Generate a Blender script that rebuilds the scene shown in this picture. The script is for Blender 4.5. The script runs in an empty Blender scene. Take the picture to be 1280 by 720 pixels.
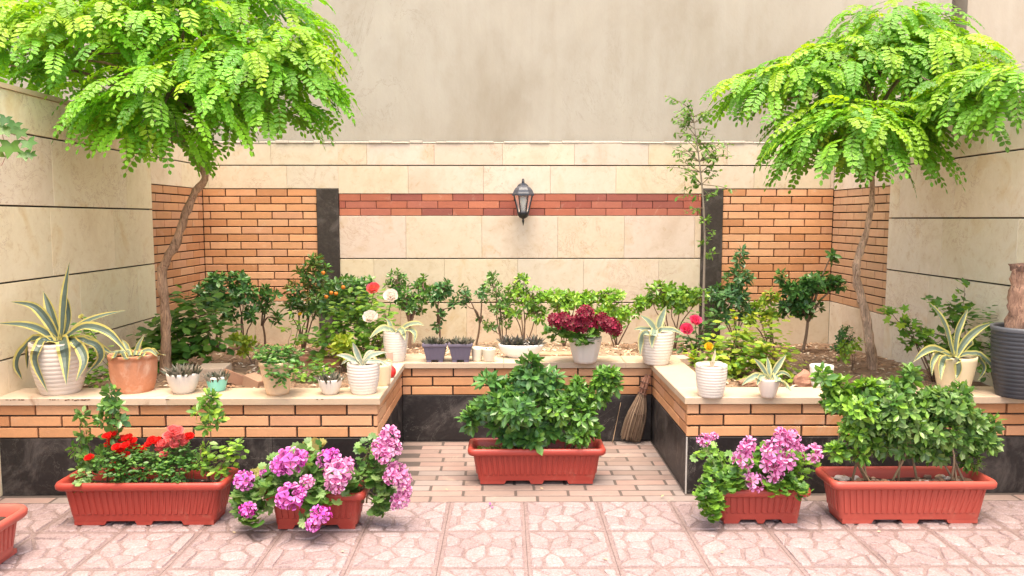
import bpy, math, random
from mathutils import Vector, Matrix, noise
R = random.Random(7)
rad = math.radians
V = Vector
scene = bpy.context.scene
COL = scene.collection

# ------------------------------------------------------------------ camera
H, FPX = 1.30, 960.0
PITCH, YAW = rad(5.18), rad(-0.48)
cam_d = bpy.data.cameras.new('camera'); cam = bpy.data.objects.new('camera', cam_d); COL.objects.link(cam)
cam.location = (0, 0, H); cam.rotation_euler = (math.pi/2 - PITCH, 0, YAW)
cam_d.sensor_width = 36; cam_d.lens = 27.0; cam_d.clip_end = 500; cam_d.clip_start = 0.05
scene.camera = cam
CM = cam.rotation_euler.to_matrix()
def ray(px, py): return CM @ V(((px-640)/FPX, -(py-360)/FPX, -1.0))
def at(px, py, Y):                      # point of the garden seen at a photo pixel, at depth Y
    d = ray(px, py); return V((0, 0, H)) + d*(Y/d.y)
def on_z(px, py, z):
    d = ray(px, py); return V((0, 0, H)) + d*((z-H)/d.z)
def mpp(Y): return Y/FPX                # metres per photo pixel at depth Y

# ------------------------------------------------------------------ mesh building
ORG = {}
class MB:
    def __init__(s): s.v = []; s.f = []; s.c = []
    def add(s, vs, fs, col):
        o = len(s.v); s.v += [tuple(v) for v in vs]
        for f in fs: s.f.append(tuple(i+o for i in f)); s.c.append(col)
    def build(s, name, mat, parent=None, smooth=False, origin=None):
        o = ORG[parent.name] if parent is not None else (V(origin) if origin is not None else V((0, 0, 0)))
        me = bpy.data.meshes.new(name)
        me.from_pydata([(v[0]-o[0], v[1]-o[1], v[2]-o[2]) for v in s.v], [], s.f)
        at_ = me.color_attributes.new('Col', 'FLOAT_COLOR', 'CORNER')
        buf = []
        for f, c in zip(s.f, s.c): buf += [c[0], c[1], c[2], 1.0]*len(f)
        at_.data.foreach_set('color', buf)
        if smooth: me.polygons.foreach_set('use_smooth', [True]*len(s.f))
        me.materials.append(mat); me.update()
        ob = bpy.data.objects.new(name, me); COL.objects.link(ob)
        if parent is not None: ob.parent = parent
        else: ob.location = o
        ORG[ob.name] = o
        return ob

def tag(o, label=None, cat=None, group=None, kind=None):
    if label: o['label'] = label
    if cat: o['category'] = cat
    if group: o['group'] = group
    if kind: o['kind'] = kind
    return o
def thing(name, label, cat, loc, group=None):
    o = bpy.data.objects.new(name, None); COL.objects.link(o); o.location = loc
    o.empty_display_size = .05
    ORG[o.name] = V(loc); return tag(o, label, cat, group)
def jit(c, a=.15, r=R):
    k = 1+r.uniform(-a, a); return (c[0]*k, c[1]*k, c[2]*k)
def mix(a, b, t): return tuple(x+(y-x)*t for x, y in zip(a, b))

def slab(mb, o, u, w, v, h, n, t, ch, col):
    """Box with its front edges chamfered: o corner, u*w by v*h, t thick along n."""
    o = V(o); u = V(u); v = V(v); n = V(n)
    a = [o, o+u*w, o+u*w+v*h, o+v*h]
    b = [p+n*(t-ch) for p in a]
    c = [o+u*ch+v*ch, o+u*(w-ch)+v*ch, o+u*(w-ch)+v*(h-ch), o+u*ch+v*(h-ch)]
    c = [p+n*t for p in c]
    fs = [(8, 9, 10, 11)]
    for i in range(4):
        j = (i+1) % 4
        fs += [(i, j, 4+j, 4+i), (4+i, 4+j, 8+j, 8+i)]
    mb.add(a+b+c, fs, col)
def box(mb, x0, x1, y0, y1, z0, z1, col):
    vs = [(x, y, z) for z in (z0, z1) for y in (y0, y1) for x in (x0, x1)]
    mb.add(vs, [(0, 2, 3, 1), (4, 5, 7, 6), (0, 1, 5, 4), (2, 6, 7, 3), (0, 4, 6, 2), (1, 3, 7, 5)], col)
def spline(pts, n):
    pts = [V(p) for p in pts]
    P = [pts[0]*2-pts[1]]+pts+[pts[-1]*2-pts[-2]]
    out = []
    m = len(pts)-1
    for k in range(n+1):
        s = k/n*m; i = min(int(s), m-1); t = s-i
        a, b, c, d = P[i:i+4]
        out.append(.5*((2*b)+(c-a)*t+(2*a-5*b+4*c-d)*t*t+(3*b-a-3*c+d)*t**3))
    return out
def interp(xs, t):
    s = t*(len(xs)-1); i = min(int(s), len(xs)-2); return xs[i]+(xs[i+1]-xs[i])*(s-i)
def tube(mb, pts, radii, col, n=6, cap=True, lump=0):
    pts = [V(p) for p in pts]; rings = []
    ref = V((0, -1, 0.13))
    for i, p in enumerate(pts):
        d = (pts[min(i+1, len(pts)-1)]-pts[max(i-1, 0)])
        if d.length < 1e-9: d = V((0, 0, 1))
        d.normalize()
        a = ref-d*ref.dot(d)
        if a.length < .05: a = V((1, 0, 0))-d*d.x
        a.normalize(); b = d.cross(a)
        r = radii[i] if isinstance(radii, (list, tuple)) else radii
        ring = []
        for k in range(n):
            th = 2*math.pi*k/n
            rr = r*(1+(lump*noise.noise((p+a*math.cos(th)*r*2+b*math.sin(th)*r*2)*22) if lump else 0))
            ring.append(p+a*(rr*math.cos(th))+b*(rr*math.sin(th)))
        rings.append(ring)
    vs = [q for r_ in rings for q in r_]
    fs = []
    for i in range(len(rings)-1):
        for k in range(n):
            fs.append((i*n+k, i*n+(k+1) % n, (i+1)*n+(k+1) % n, (i+1)*n+k))
    if cap: fs += [tuple(range(n-1, -1, -1)), tuple(range((len(rings)-1)*n, len(rings)*n))]
    mb.add(vs, fs, col)
def lathe(mb, c, prof, col, n=36, mod=None, colf=None):
    c = V(c); vs = []; fs = []; m = len(prof)
    for j, (r, z) in enumerate(prof):
        for k in range(n):
            th = 2*math.pi*k/n
            q = r*(mod(th, j/(m-1)) if mod else 1)
            vs.append((c.x+q*math.cos(th), c.y+q*math.sin(th), c.z+z))
    for j in range(m-1):
        fs = [(j*n+k, j*n+(k+1) % n, (j+1)*n+(k+1) % n, (j+1)*n+k) for k in range(n)]
        if j == 0: mb.add(vs, fs, colf(0) if colf else col); base = len(mb.v)-len(vs)
        else:
            for f in fs: mb.f.append(tuple(i+base for i in f)); mb.c.append(colf(j/(m-1)) if colf else col)
def blob(mb, c, rx, ry, rz, col, seed=0, rough=.25, n=8, m=6, freq=2.2):
    c = V(c); vs = []
    for j in range(m+1):
        ph = math.pi*j/m
        for k in range(n):
            th = 2*math.pi*k/n
            d = V((math.sin(ph)*math.cos(th), math.sin(ph)*math.sin(th), -math.cos(ph)))
            q = 1+rough*noise.noise(d*freq+V((seed*3.7, seed*1.3, 0)))
            vs.append(c+V((d.x*rx*q, d.y*ry*q, d.z*rz*q)))
    fs = [(j*n+k, j*n+(k+1) % n, (j+1)*n+(k+1) % n, (j+1)*n+k) for j in range(m) for k in range(n)]
    mb.add(vs, fs, col)

# ------------------------------------------------------------------ materials
def nodes(name):
    m = bpy.data.materials.new(name); m.use_nodes = True
    nt = m.node_tree; b = nt.nodes['Principled BSDF']; return m, nt, b
def N(nt, t, **k):
    n = nt.nodes.new(t)
    for a, v in k.items():
        if a in n.inputs: n.inputs[a].default_value = v
        else: setattr(n, a, v)
    return n
def mathn(nt, op, a, b=None, c=None):
    n = nt.nodes.new('ShaderNodeMath'); n.operation = op
    for i, x in enumerate((a, b, c)):
        if x is None: continue
        if isinstance(x, (int, float)): n.inputs[i].default_value = x
        else: nt.links.new(x, n.inputs[i])
    return n.outputs[0]
def ramp(nt, fac, stops):
    n = nt.nodes.new('ShaderNodeValToRGB'); e = n.color_ramp.elements
    while len(e) < len(stops): e.new(.5)
    for el, (p, c) in zip(e, stops):
        el.position = p; el.color = (c[0], c[1], c[2], 1) if isinstance(c, (tuple, list)) else (c, c, c, 1)
    nt.links.new(fac, n.inputs[0]); return n.outputs[0]
def mulc(nt, a, b, mode='MULTIPLY', f=1.0):
    n = nt.nodes.new('ShaderNodeMix'); n.data_type = 'RGBA'; n.blend_type = mode
    if isinstance(f, (int, float)): n.inputs[0].default_value = f
    else: nt.links.new(f, n.inputs[0])
    for s, x in ((6, a), (7, b)):
        if isinstance(x, tuple): n.inputs[s].default_value = (*x, 1)
        else: nt.links.new(x, n.inputs[s])
    return n.outputs[2]
def noise_t(nt, scale, detail=4, rough=.6, dist=0, vec=None):
    n = N(nt, 'ShaderNodeTexNoise', Scale=scale, Detail=detail, Roughness=rough, Distortion=dist)
    if vec is None:
        tc = nt.nodes.new('ShaderNodeTexCoord'); vec = tc.outputs['Object']
    nt.links.new(vec, n.inputs['Vector']); return n.outputs[0]
def bump(nt, b, h, strength, dist=.01):
    n = N(nt, 'ShaderNodeBump', Strength=strength, Distance=dist)
    nt.links.new(h, n.inputs['Height']); nt.links.new(n.outputs[0], b.inputs['Normal'])
def vmat(name, rough=.6, amt=.2, sc=20, fine=120, bstr=.2, bdist=.004, trans=0, spec=.5, coat=0, stain=None):
    """Colour from the mesh, broken up by two noises; optional translucency for leaves and petals."""
    m, nt, b = nodes(name)
    a = N(nt, 'ShaderNodeAttribute', attribute_name='Col')
    n1 = noise_t(nt, sc, 5); n2 = noise_t(nt, fine, 3)
    f = mathn(nt, 'ADD', mathn(nt, 'MULTIPLY', n1, amt*1.6), mathn(nt, 'MULTIPLY', n2, amt*.8))
    f = mathn(nt, 'ADD', f, 1-amt*1.2)
    cb = nt.nodes.new('ShaderNodeCombineXYZ')
    for i in range(3): nt.links.new(f, cb.inputs[i])
    c = mulc(nt, a.outputs['Color'], cb.outputs[0])
    if stain:
        s = ramp(nt, noise_t(nt, stain[1], 6, .7, .6), [(stain[2], 0.0), (stain[2]+.12, 1.0)])
        c = mulc(nt, c, stain[0], 'MIX', mathn(nt, 'MULTIPLY', s, stain[3]))
    nt.links.new(c, b.inputs['Base Color'])
    b.inputs['Roughness'].default_value = rough
    b.inputs['Specular IOR Level'].default_value = spec
    b.inputs['Coat Weight'].default_value = coat
    if bstr: bump(nt, b, mathn(nt, 'ADD', n1, n2), bstr, bdist)
    if trans:
        t = nt.nodes.new('ShaderNodeBsdfTranslucent'); mx = nt.nodes.new('ShaderNodeMixShader')
        mx.inputs[0].default_value = trans
        nt.links.new(mulc(nt, c, (1.25, 1.15, .55) if name.startswith('leaf') else (1.1, 1.0, 1.0)), t.inputs[0])
        nt.links.new(b.outputs[0], mx.inputs[1]); nt.links.new(t.outputs[0], mx.inputs[2])
        nt.links.new(mx.outputs[0], nt.nodes['Material Output'].inputs[0])
    return m

def travertine():
    m, nt, b = nodes('travertine')
    a = N(nt, 'ShaderNodeAttribute', attribute_name='Col')
    tc = nt.nodes.new('ShaderNodeTexCoord')
    # every slab is cut from another part of the stone: shift the texture by the slab colour
    sh = nt.nodes.new('ShaderNodeVectorMath'); sh.operation = 'MULTIPLY_ADD'
    nt.links.new(a.outputs['Color'], sh.inputs[0]); sh.inputs[1].default_value = (90, 70, 110)
    nt.links.new(tc.outputs['Object'], sh.inputs[2]); vec = sh.outputs[0]
    n1 = noise_t(nt, 3.2, 8, .62, .8, vec); n2 = noise_t(nt, 22, 9, .75, .6, vec); n3 = noise_t(nt, 90, 4, .6, 0, vec)
    c = ramp(nt, n1, [(.30, (.90, .83, .74)), (.45, (1.0, .96, .90)), (.56, (1.03, 1.0, .96)), (.70, (.93, .82, .66))])
    c = mulc(nt, c, ramp(nt, n2, [(.34, (.86, .79, .70)), (.44, (.98, .97, .95)), (.56, (1, 1, 1)), (.68, (1.06, 1.05, 1.03))]))
    c = mulc(nt, a.outputs['Color'], c)
    # brown-red pits and broken veins
    v = noise_t(nt, 5.5, 9, .72, 1.8, vec)
    vein = ramp(nt, mathn(nt, 'ABSOLUTE', mathn(nt, 'SUBTRACT', v, .5)), [(0, 1.0), (.010, 0.0)])
    gate = ramp(nt, noise_t(nt, 2.1, 3, .5, 0, vec), [(.50, 0.0), (.60, 1.0)])
    c = mulc(nt, c, (.34, .15, .085), 'MIX', mathn(nt, 'MULTIPLY', mathn(nt, 'MULTIPLY', vein, gate), .8))
    pit = ramp(nt, noise_t(nt, 26, 6, .75, .4, vec), [(.68, 0.0), (.73, 1.0)])
    c = mulc(nt, c, (.30, .17, .10), 'MIX', mathn(nt, 'MULTIPLY', pit, .65))
    nt.links.new(c, b.inputs['Base Color']); b.inputs['Roughness'].default_value = .55
    bump(nt, b, mathn(nt, 'SUBTRACT', mathn(nt, 'MULTIPLY', n3, .4), pit), .25, .003)
    return m
def plaster():
    m, nt, b = nodes('plaster')
    a = N(nt, 'ShaderNodeAttribute', attribute_name='Col')
    tc = nt.nodes.new('ShaderNodeTexCoord'); mp = nt.nodes.new('ShaderNodeMapping')
    mp.inputs['Scale'].default_value = (1, 1, .55); nt.links.new(tc.outputs['Object'], mp.inputs[0]); vec = mp.outputs[0]
    n1 = noise_t(nt, 1.1, 8, .6, .5, vec); n2 = noise_t(nt, 5, 7, .68, .25, vec); n3 = noise_t(nt, 70, 4, .6, 0, vec)
    c = ramp(nt, n1, [(.32, (.84, .80, .74)), (.48, (.97, .95, .92)), (.58, (1.02, 1.01, .99)), (.72, (.90, .87, .82))])
    c = mulc(nt, c, ramp(nt, n2, [(.32, (.94, .925, .90)), (.5, (1, 1, 1)), (.68, (1.04, 1.04, 1.03))]))
    cr = noise_t(nt, 1.9, 9, .68, 2.2, vec)
    crack = ramp(nt, mathn(nt, 'ABSOLUTE', mathn(nt, 'SUBTRACT', cr, .5)), [(0, 1.0), (.006, 0.0)])
    gate = ramp(nt, noise_t(nt, .9, 3, .5, 0, vec), [(.5, 0.0), (.62, 1.0)])
    c = mulc(nt, c, (.62, .57, .50), 'MIX', mathn(nt, 'MULTIPLY', mathn(nt, 'MULTIPLY', crack, gate), .7))
    wr = nt.nodes.new('ShaderNodeMapping'); wr.inputs['Scale'].default_value = (9, 9, .35)
    nt.links.new(tc.outputs['Object'], wr.inputs[0])
    st = ramp(nt, noise_t(nt, 1.0, 5, .6, .3, wr.outputs[0]), [(.3, (.965, .955, .94)), (.55, (1, 1, 1))])
    c = mulc(nt, mulc(nt, a.outputs['Color'], c), st)
    nt.links.new(c, b.inputs['Base Color']); b.inputs['Roughness'].default_value = .9
    b.inputs['Specular IOR Level'].default_value = .2
    bump(nt, b, mathn(nt, 'ADD', mathn(nt, 'MULTIPLY', n2, .9), mathn(nt, 'MULTIPLY', n3, .3)), .28, .010)
    return m
def speckle():
    m, nt, b = nodes('moulded_concrete')
    a = N(nt, 'ShaderNodeAttribute', attribute_name='Col')
    v = N(nt, 'ShaderNodeTexVoronoi', Scale=190.0); tc = nt.nodes.new('ShaderNodeTexCoord')
    nt.links.new(tc.outputs['Object'], v.inputs['Vector'])
    n1 = noise_t(nt, 3.0, 6, .65, .6); n2 = noise_t(nt, 60, 5, .7)
    sp = ramp(nt, v.outputs['Color'], [(.1, (.80, .72, .71)), (.55, (1, .97, .97)), (.9, (1.18, 1.18, 1.18))])
    c = mulc(nt, a.outputs['Color'], sp)
    c = mulc(nt, c, ramp(nt, n1, [(.3, (.90, .86, .85)), (.5, (1, .98, .97)), (.7, (1.05, 1.04, 1.04))]))
    c = mulc(nt, c, ramp(nt, n2, [(.25, (.82, .78, .76)), (.55, (1.03, 1.03, 1.03))]))
    nt.links.new(c, b.inputs['Base Color']); b.inputs['Roughness'].default_value = .7
    bump(nt, b, mathn(nt, 'ADD', n2, mathn(nt, 'MULTIPLY', v.outputs['Distance'], .6)), .35, .003)
    return m
def polished_black():
    m, nt, b = nodes('black_stone')
    a = N(nt, 'ShaderNodeAttribute', attribute_name='Col')
    n1 = noise_t(nt, 4, 8, .7, 1.5); n2 = noise_t(nt, 45, 5, .7)
    c = mulc(nt, a.outputs['Color'], ramp(nt, n2, [(.3, (.7, .7, .7)), (.7, (1.35, 1.3, 1.25))]))
    dust = ramp(nt, n1, [(.50, 0.0), (.72, 1.0)])
    c = mulc(nt, c, (.16, .14, .13), 'MIX', mathn(nt, 'MULTIPLY', dust, .55))
    v = noise_t(nt, 2.6, 8, .7, 2.5)
    vein = ramp(nt, mathn(nt, 'ABSOLUTE', mathn(nt, 'SUBTRACT', v, .5)), [(0, 1.0), (.006, 0.0)])
    gate = ramp(nt, noise_t(nt, 1.7, 2), [(.5, 0.0), (.6, 1.0)])
    c = mulc(nt, c, (.30, .27, .24), 'MIX', mathn(nt, 'MULTIPLY', mathn(nt, 'MULTIPLY', vein, gate), .5))
    nt.links.new(c, b.inputs['Base Color'])
    nt.links.new(ramp(nt, n1, [(.3, .30), (.75, .65)]), b.inputs['Roughness'])
    b.inputs['Specular IOR Level'].default_value = .3
    bump(nt, b, n2, .1, .002)
    return m
def bark_mat():
    m, nt, b = nodes('bark')
    a = N(nt, 'ShaderNodeAttribute', attribute_name='Col')
    tc = nt.nodes.new('ShaderNodeTexCoord'); mp = nt.nodes.new('ShaderNodeMapping')
    mp.inputs['Scale'].default_value = (1, 1, .14); nt.links.new(tc.outputs['Object'], mp.inputs[0])
    n1 = noise_t(nt, 75, 6, .7, 1.5, mp.outputs[0]); n2 = noise_t(nt, 9, 5, .6, .5); n3 = noise_t(nt, 140, 3)
    c = mulc(nt, a.outputs['Color'], ramp(nt, n1, [(.34, (.38, .33, .30)), (.47, (.95, .92, .9)), (.62, (1.35, 1.32, 1.28))]))
    c = mulc(nt, c, ramp(nt, n2, [(.3, (.65, .62, .6)), (.55, (1.05, 1.05, 1.05)), (.7, (1.3, 1.3, 1.28))]))
    nt.links.new(c, b.inputs['Base Color']); b.inputs['Roughness'].default_value = .9
    bump(nt, b, mathn(nt, 'ADD', n1, mathn(nt, 'MULTIPLY', n3, .3)), .9, .012)
    return m
def clear_glass():
    m, nt, b = nodes('lantern_glass')
    b.inputs['Base Color'].default_value = (.85, .87, .88, 1); b.inputs['Roughness'].default_value = .18
    b.inputs['Transmission Weight'].default_value = .75
    n = noise_t(nt, 40, 3); bump(nt, b, n, .1, .002)
    return m

M = dict(
    leaf=vmat('leaf', .38, .12, 30, 140, .12, .002, .38),
    gloss=vmat('leaf_glossy', .28, .12, 30, 140, .10, .002, .26),
    tree=vmat('leaf_tree', .45, .08, 12, 90, 0, .002, .45),
    agave=vmat('leaf_agave', .5, .16, 18, 90, .15, .002, .12),
    petal=vmat('petal', .6, .14, 40, 160, .1, .002, .30),
    bark=bark_mat(),
    twig=vmat('twig', .85, .3, 40, 160, .4, .004),
    brick=vmat('brick', .8, .22, 14, 150, .35, .003, stain=((.62, .48, .36), 5, .60, .35)),
    mortar=vmat('mortar', .95, .3, 40, 200, .5, .004),
    stone=travertine(), plaster=plaster(), tile=speckle(), black=polished_black(),
    coping=vmat('coping_stone', .6, .16, 9, 80, .25, .003, stain=((.20, .085, .04), 6, .61, .65)),
    plastic=vmat('plastic', .42, .10, 8, 90, .12, .002, spec=.45, stain=((.46, .24, .17), 9, .58, .25)),
    ceramic=vmat('ceramic', .45, .08, 10, 100, .1, .002, stain=((.46, .36, .25), 7, .60, .45)),
    terra=vmat('terracotta', .8, .25, 12, 90, .3, .004, stain=((.66, .46, .34), 7, .50, .55)),
    soil=vmat('soil', .95, .55, 26, 140, 1.0, .02),
    chip=vmat('litter', .85, .3, 60, 200, .4, .004),
    metal=vmat('painted_metal', .42, .18, 30, 120, .15, .002, spec=.4),
    bulb=vmat('bulb_glass', .25, .04, 30, 120, 0),
    glass=clear_glass(),
)

# ------------------------------------------------------------------ layout (metres)
HP = .47                 # top of the coping
YF = 3.53                # front faces of the planter
YN = 4.40                # back of the niche
NX0, NX1 = -.60, .852    # niche sides
XL, XR, YB = -2.37, 2.585, 6.07
ZC = .437                # underside of coping
ZB = .274                # top of black plinth
CW = .20                 # coping width
Z = V((0, 0, 1)); UX = V((1, 0, 0)); UY = V((0, 1, 0))
def smooth(t): t = max(0, min(1, t)); return t*t*(3-2*t)
def soil_z(x, y):
    base = .425-.052*(y-3.7)
    m = smooth((x-NX0+.15)/.25)*smooth((NX1+.15-x)/.25)
    ledge = .455-.10*(y-4.6)
    return base+(ledge-base)*m+.016*noise.noise(V((x*5, y*5, 3)))+.010*noise.noise(V((x*17, y*17, 5)))

# ------------------------------------------------------------------ ground
mb = MB(); box(mb, -60, 60, -60, 60, -.3, -.012, (.34, .31, .29)); mb.build('ground', M['tile'])['kind'] = 'structure'
def clip(poly, nx, ny, d):
    out = []
    for i in range(len(poly)):
        a, b = poly[i], poly[(i+1) % len(poly)]
        da, db = a[0]*nx+a[1]*ny-d, b[0]*nx+b[1]*ny-d
        if da <= 0: out.append(a)
        if da*db < 0:
            t = da/(da-db); out.append((a[0]+(b[0]-a[0])*t, a[1]+(b[1]-a[1])*t))
    return out
TS = .337
def mould(seed):
    r = random.Random(seed); pts = []
    while len(pts) < 14:
        p = (r.uniform(-.16, .16), r.uniform(-.16, .16))
        if all((p[0]-q[0])**2+(p[1]-q[1])**2 > .063**2 for q in pts): pts.append(p)
        elif r.random() < .004: break
    cells = []
    for i, p in enumerate(pts):
        g = .0050; h = TS/2-.0135
        poly = [(-h, -h), (h, -h), (h, h), (-h, h)]
        for j, q in enumerate(pts):
            if i == j: continue
            dx, dy = q[0]-p[0], q[1]-p[1]; L = math.hypot(dx, dy); dx /= L; dy /= L
            poly = clip(poly, dx, dy, dx*(p[0]+q[0])/2+dy*(p[1]+q[1])/2-g)
            if len(poly) < 3: break
        if len(poly) < 3: continue
        rp = []
        for k in range(len(poly)):                # worn, rounded corners
            a, b = poly[k], poly[(k+1) % len(poly)]
            rp += [(a[0]+(b[0]-a[0])*t, a[1]+(b[1]-a[1])*t) for t in (.16, .84)]
        cx = sum(q[0] for q in rp)/len(rp); cy = sum(q[1] for q in rp)/len(rp); hi = []
        for q in rp:
            L = math.hypot(q[0]-cx, q[1]-cy); k = max(.3, 1-.0065/L); hi.append((cx+(q[0]-cx)*k, cy+(q[1]-cy)*k))
        cells.append((rp, hi))
    return cells
moulds = [mould(s) for s in (3, 11, 23)]
mb = MB()
pal = [(.272, .219, .224), (.287, .234, .239), (.262, .208, .212), (.298, .247, .253), (.272, .222, .228)]
X0 = at(563, 628, 3.43).x
for i in range(-14, 15):
    for j in range(0, 12):
        cx = X0+TS*(i+.5); cy = 3.43-TS*(j+.5)
        tint = jit((1, 1, 1), .05)
        box(mb, cx-TS/2+.0008, cx+TS/2-.0008, cy-TS/2+.0008, cy+TS/2-.0008, -.03, 0, tuple(a*b for a, b in zip((.212, .165, .161), tint)))
        if cy < .9: continue
        k = R.randrange(4); cc, ss = ((1, 0), (0, 1), (-1, 0), (0, -1))[k]
        for lo, hi in moulds[R.randrange(3)]:
            vs = [(cx+x*cc-y*ss, cy+x*ss+y*cc, .0005) for x, y in lo]+[(cx+x*cc-y*ss, cy+x*ss+y*cc, .006) for x, y in hi]
            n = len(lo)
            mb.add(vs, [tuple(range(n, 2*n))]+[(a, (a+1) % n, n+(a+1) % n, n+a) for a in range(n)], jit(R.choice(pal), .05))
mb.build('pavement', M['tile'])['kind'] = 'structure'
mb = MB()
box(mb, -5, 5, 3.431, YN, -.03, -.0008, (.085, .066, .058))
y = 3.433; r_ = 0
while y < YN-.03:
    h = .0715
    x = -4.8-(r_ % 2)*.125-R.uniform(0, .05)
    while x < 4.8:
        if (NX0-.05 < x < NX1+.05 or y < YF-.03) and (y < YF-.03 or True):
            xa, xb = x, x+.243
            if y+h > YF-.01: xa = max(xa, NX0+.003); xb = min(xb, NX1-.003)
            if xb-xa > .02:
                c = jit(R.choice([(.24, .172, .15), (.26, .195, .172), (.22, .162, .14), (.27, .185, .16), (.24, .195, .18)]), .1)
                slab(mb, (xa+.003, y+.0035, -.012), UX, xb-xa-.006, UY, h-.007, Z, .013+R.uniform(-.001, .001), .0025, c)
        x += .249
    y += h+.002; r_ += 1
mb.build('niche_paving', M['brick'])['kind'] = 'structure'

# ------------------------------------------------------------------ walls
OR = [(.56, .285, .135), (.60, .315, .155), (.53, .255, .115), (.58, .30, .155), (.50, .235, .105), (.62, .345, .185), (.57, .30, .165)]
REDS = [(.37, .115, .065), (.31, .085, .055), (.42, .145, .08), (.27, .08, .058), (.38, .125, .08)]
def bricks(mb, o, u, n, W, Hh, rows, pal, L=.2416, j=.0085, t=.016, ph=0, seed=0):
    r = random.Random(seed); o = V(o); u = V(u); h = Hh/rows
    for k in range(rows):
        x = -((k+ph) % 2)*L/2 - r.uniform(0, .02) - .06
        while x < W:
            a, b = max(x+j/2, 0), min(x+L-j/2, W)
            if b-a > .012:
                c = jit(r.choice(pal), .08, r)
                slab(mb, o+u*a+Z*(k*h+j/2), u, b-a, Z, h-j, n, t+r.uniform(-.0012, .0012), .0022, c)
            x += L
def cladding(mb, o, u, n, W, zs, L=.72, col=(.79, .70, .54), gap=.010, seed=0, vgap=.0012, t=.02):
    """Rows of stone slabs between the heights zs; a dark open joint of `gap` between rows."""
    r = random.Random(seed); o = V(o); u = V(u)
    for k in range(len(zs)-1):
        z0, z1 = zs[k], zs[k+1]
        g0 = gap/2 if k > 0 else 0; g1 = gap/2 if k < len(zs)-2 else 0
        x = -r.uniform(0, L*.8)
        while x < W:
            l = L*r.uniform(.85, 1.1)
            a, b = max(x+vgap/2, 0), min(x+l-vgap/2, W)
            if b-a > .003:
                c = jit(col, .05, r); c = (c[0]*r.uniform(.98, 1.02), c[1]*r.uniform(.97, 1.03), c[2]*r.uniform(.93, 1.07))
                slab(mb, o+u*a+Z*(z0+g0), u, b-a, Z, z1-z0-g0-g1, n, t+r.uniform(-.0007, .0007), .0015, c)
            x += l
DK = (.040, .032, .028)
def wall_parts(root, core, clad=None, brick=None, extra=()):
    core.build('core', M['mortar'], root)
    if clad: clad.build('stone_cladding', M['stone'], root)
    if brick: brick.build('brick_facing', M['brick'], root)

# left boundary wall
w = thing('boundary_wall', 'long travertine clad garden wall behind the big striped agave, brick at its far end', 'wall', (XL, 3, 0))
c_ = MB(); box(c_, XL-.22, XL-.02, .3, YB+.019, -.01, 1.905, DK)
s_ = MB(); nL = V((1, 0, 0))
cladding(s_, (XL-.02, .3, 0), UY, nL, 4.9, [0, .27, .633, .995, 1.36, 1.715, 1.91], col=(.80, .715, .545), seed=2, gap=.009)
cladding(s_, (XL-.02, 5.2, 0), UY, nL, YB-.002-5.2, [.2, .64], seed=3)
cladding(s_, (XL-.02, 5.2, 0), UY, nL, YB-.002-5.2, [1.532, 1.715, 1.91], seed=4, gap=.009)
b_ = MB(); bricks(b_, (XL-.02, 5.203, .642), UY, nL, YB-5.205, .888, 15, OR, t=.018, seed=1)
box(s_, XL-.25, XL+.012, .28, YB-.021, 1.912, 1.935, (.60, .47, .32))
wall_parts(w, c_, s_, b_)
# right boundary wall
w = thing('boundary_wall', 'long pale travertine clad garden wall behind the dark ribbed urn, brick at its far end', 'wall', (XR, 3, 0))
c_ = MB(); box(c_, XR+.02, XR+.22, .3, YB+.019, -.01, 1.875, DK)
s_ = MB(); nR = V((-1, 0, 0)); oc = (.79, .745, .645)
cladding(s_, (XR+.02, .3, 0), UY, nR, 4.88, [0, .25, .605, .955, 1.302, 1.645, 1.88], col=oc, seed=7, gap=.009)
cladding(s_, (XR+.02, 5.18, 0), UY, nR, YB-.002-5.18, [.2, .64], seed=8, col=oc)
cladding(s_, (XR+.02, 5.18, 0), UY, nR, YB-.002-5.18, [1.522, 1.645, 1.88], seed=9, col=oc, gap=.009)
b_ = MB(); bricks(b_, (XR+.02, 5.183, .642), UY, nR, YB-5.185, .878, 15, [mix(c, (.66, .46, .30), .5) for c in OR], t=.018, seed=4)
box(s_, XR-.012, XR+.25, .28, YB-.021, 1.882, 1.905, (.58, .5, .4))
wall_parts(w, c_, s_, b_)
# back wall
w = thing('garden_wall', 'back garden wall of cream travertine with orange brick panels, black pillars and a red brick band', 'wall', (0, YB, 0))
c_ = MB(); box(c_, XL-.21, XR+.21, YB+.02, YB+.25, -.01, 1.875, DK)
s_ = MB(); nB = V((0, -1, 0)); yb = YB+.02
PX = [at(397, 300, YB).x, at(424.5, 300, YB).x, at(876, 300, YB).x, at(902.5, 300, YB).x]
cc = (.59, .522, .415)
def bandrow(x0, x1, zs, seed, L=.6, gap=.009): cladding(s_, (x0, yb, 0), UX, nB, x1-x0, zs, L, cc, gap, seed)
bandrow(XL, PX[0], [.15, .641], 11)
bandrow(PX[3], XR, [.15, .641], 12)
bandrow(PX[1], PX[2], [.15, .632, .984, 1.319], 13, .58)
bandrow(PX[1], PX[2], [1.494, 1.712, 1.88], 14, .58)
bandrow(XL, PX[1], [1.534, 1.712, 1.88], 15)
bandrow(PX[2], XR, [1.534, 1.712, 1.88], 16)
b_ = MB()
bricks(b_, (XL+.001, yb, .643), UX, nB, PX[0]-XL-.004, .888, 15, OR, t=.018, seed=21)
bricks(b_, (PX[3]+.003, yb, .643), UX, nB, XR-PX[3]-.004, .888, 15, OR, t=.018, seed=22)
wall_parts(w, c_, s_, b_)
b2 = MB(); bricks(b2, (PX[1]+.002, yb, 1.321), UX, nB, PX[2]-PX[1]-.004, .171, 3, REDS, j=.004, t=.017, seed=23)
b2.build('red_brick_band', M['brick'], w)
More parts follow.
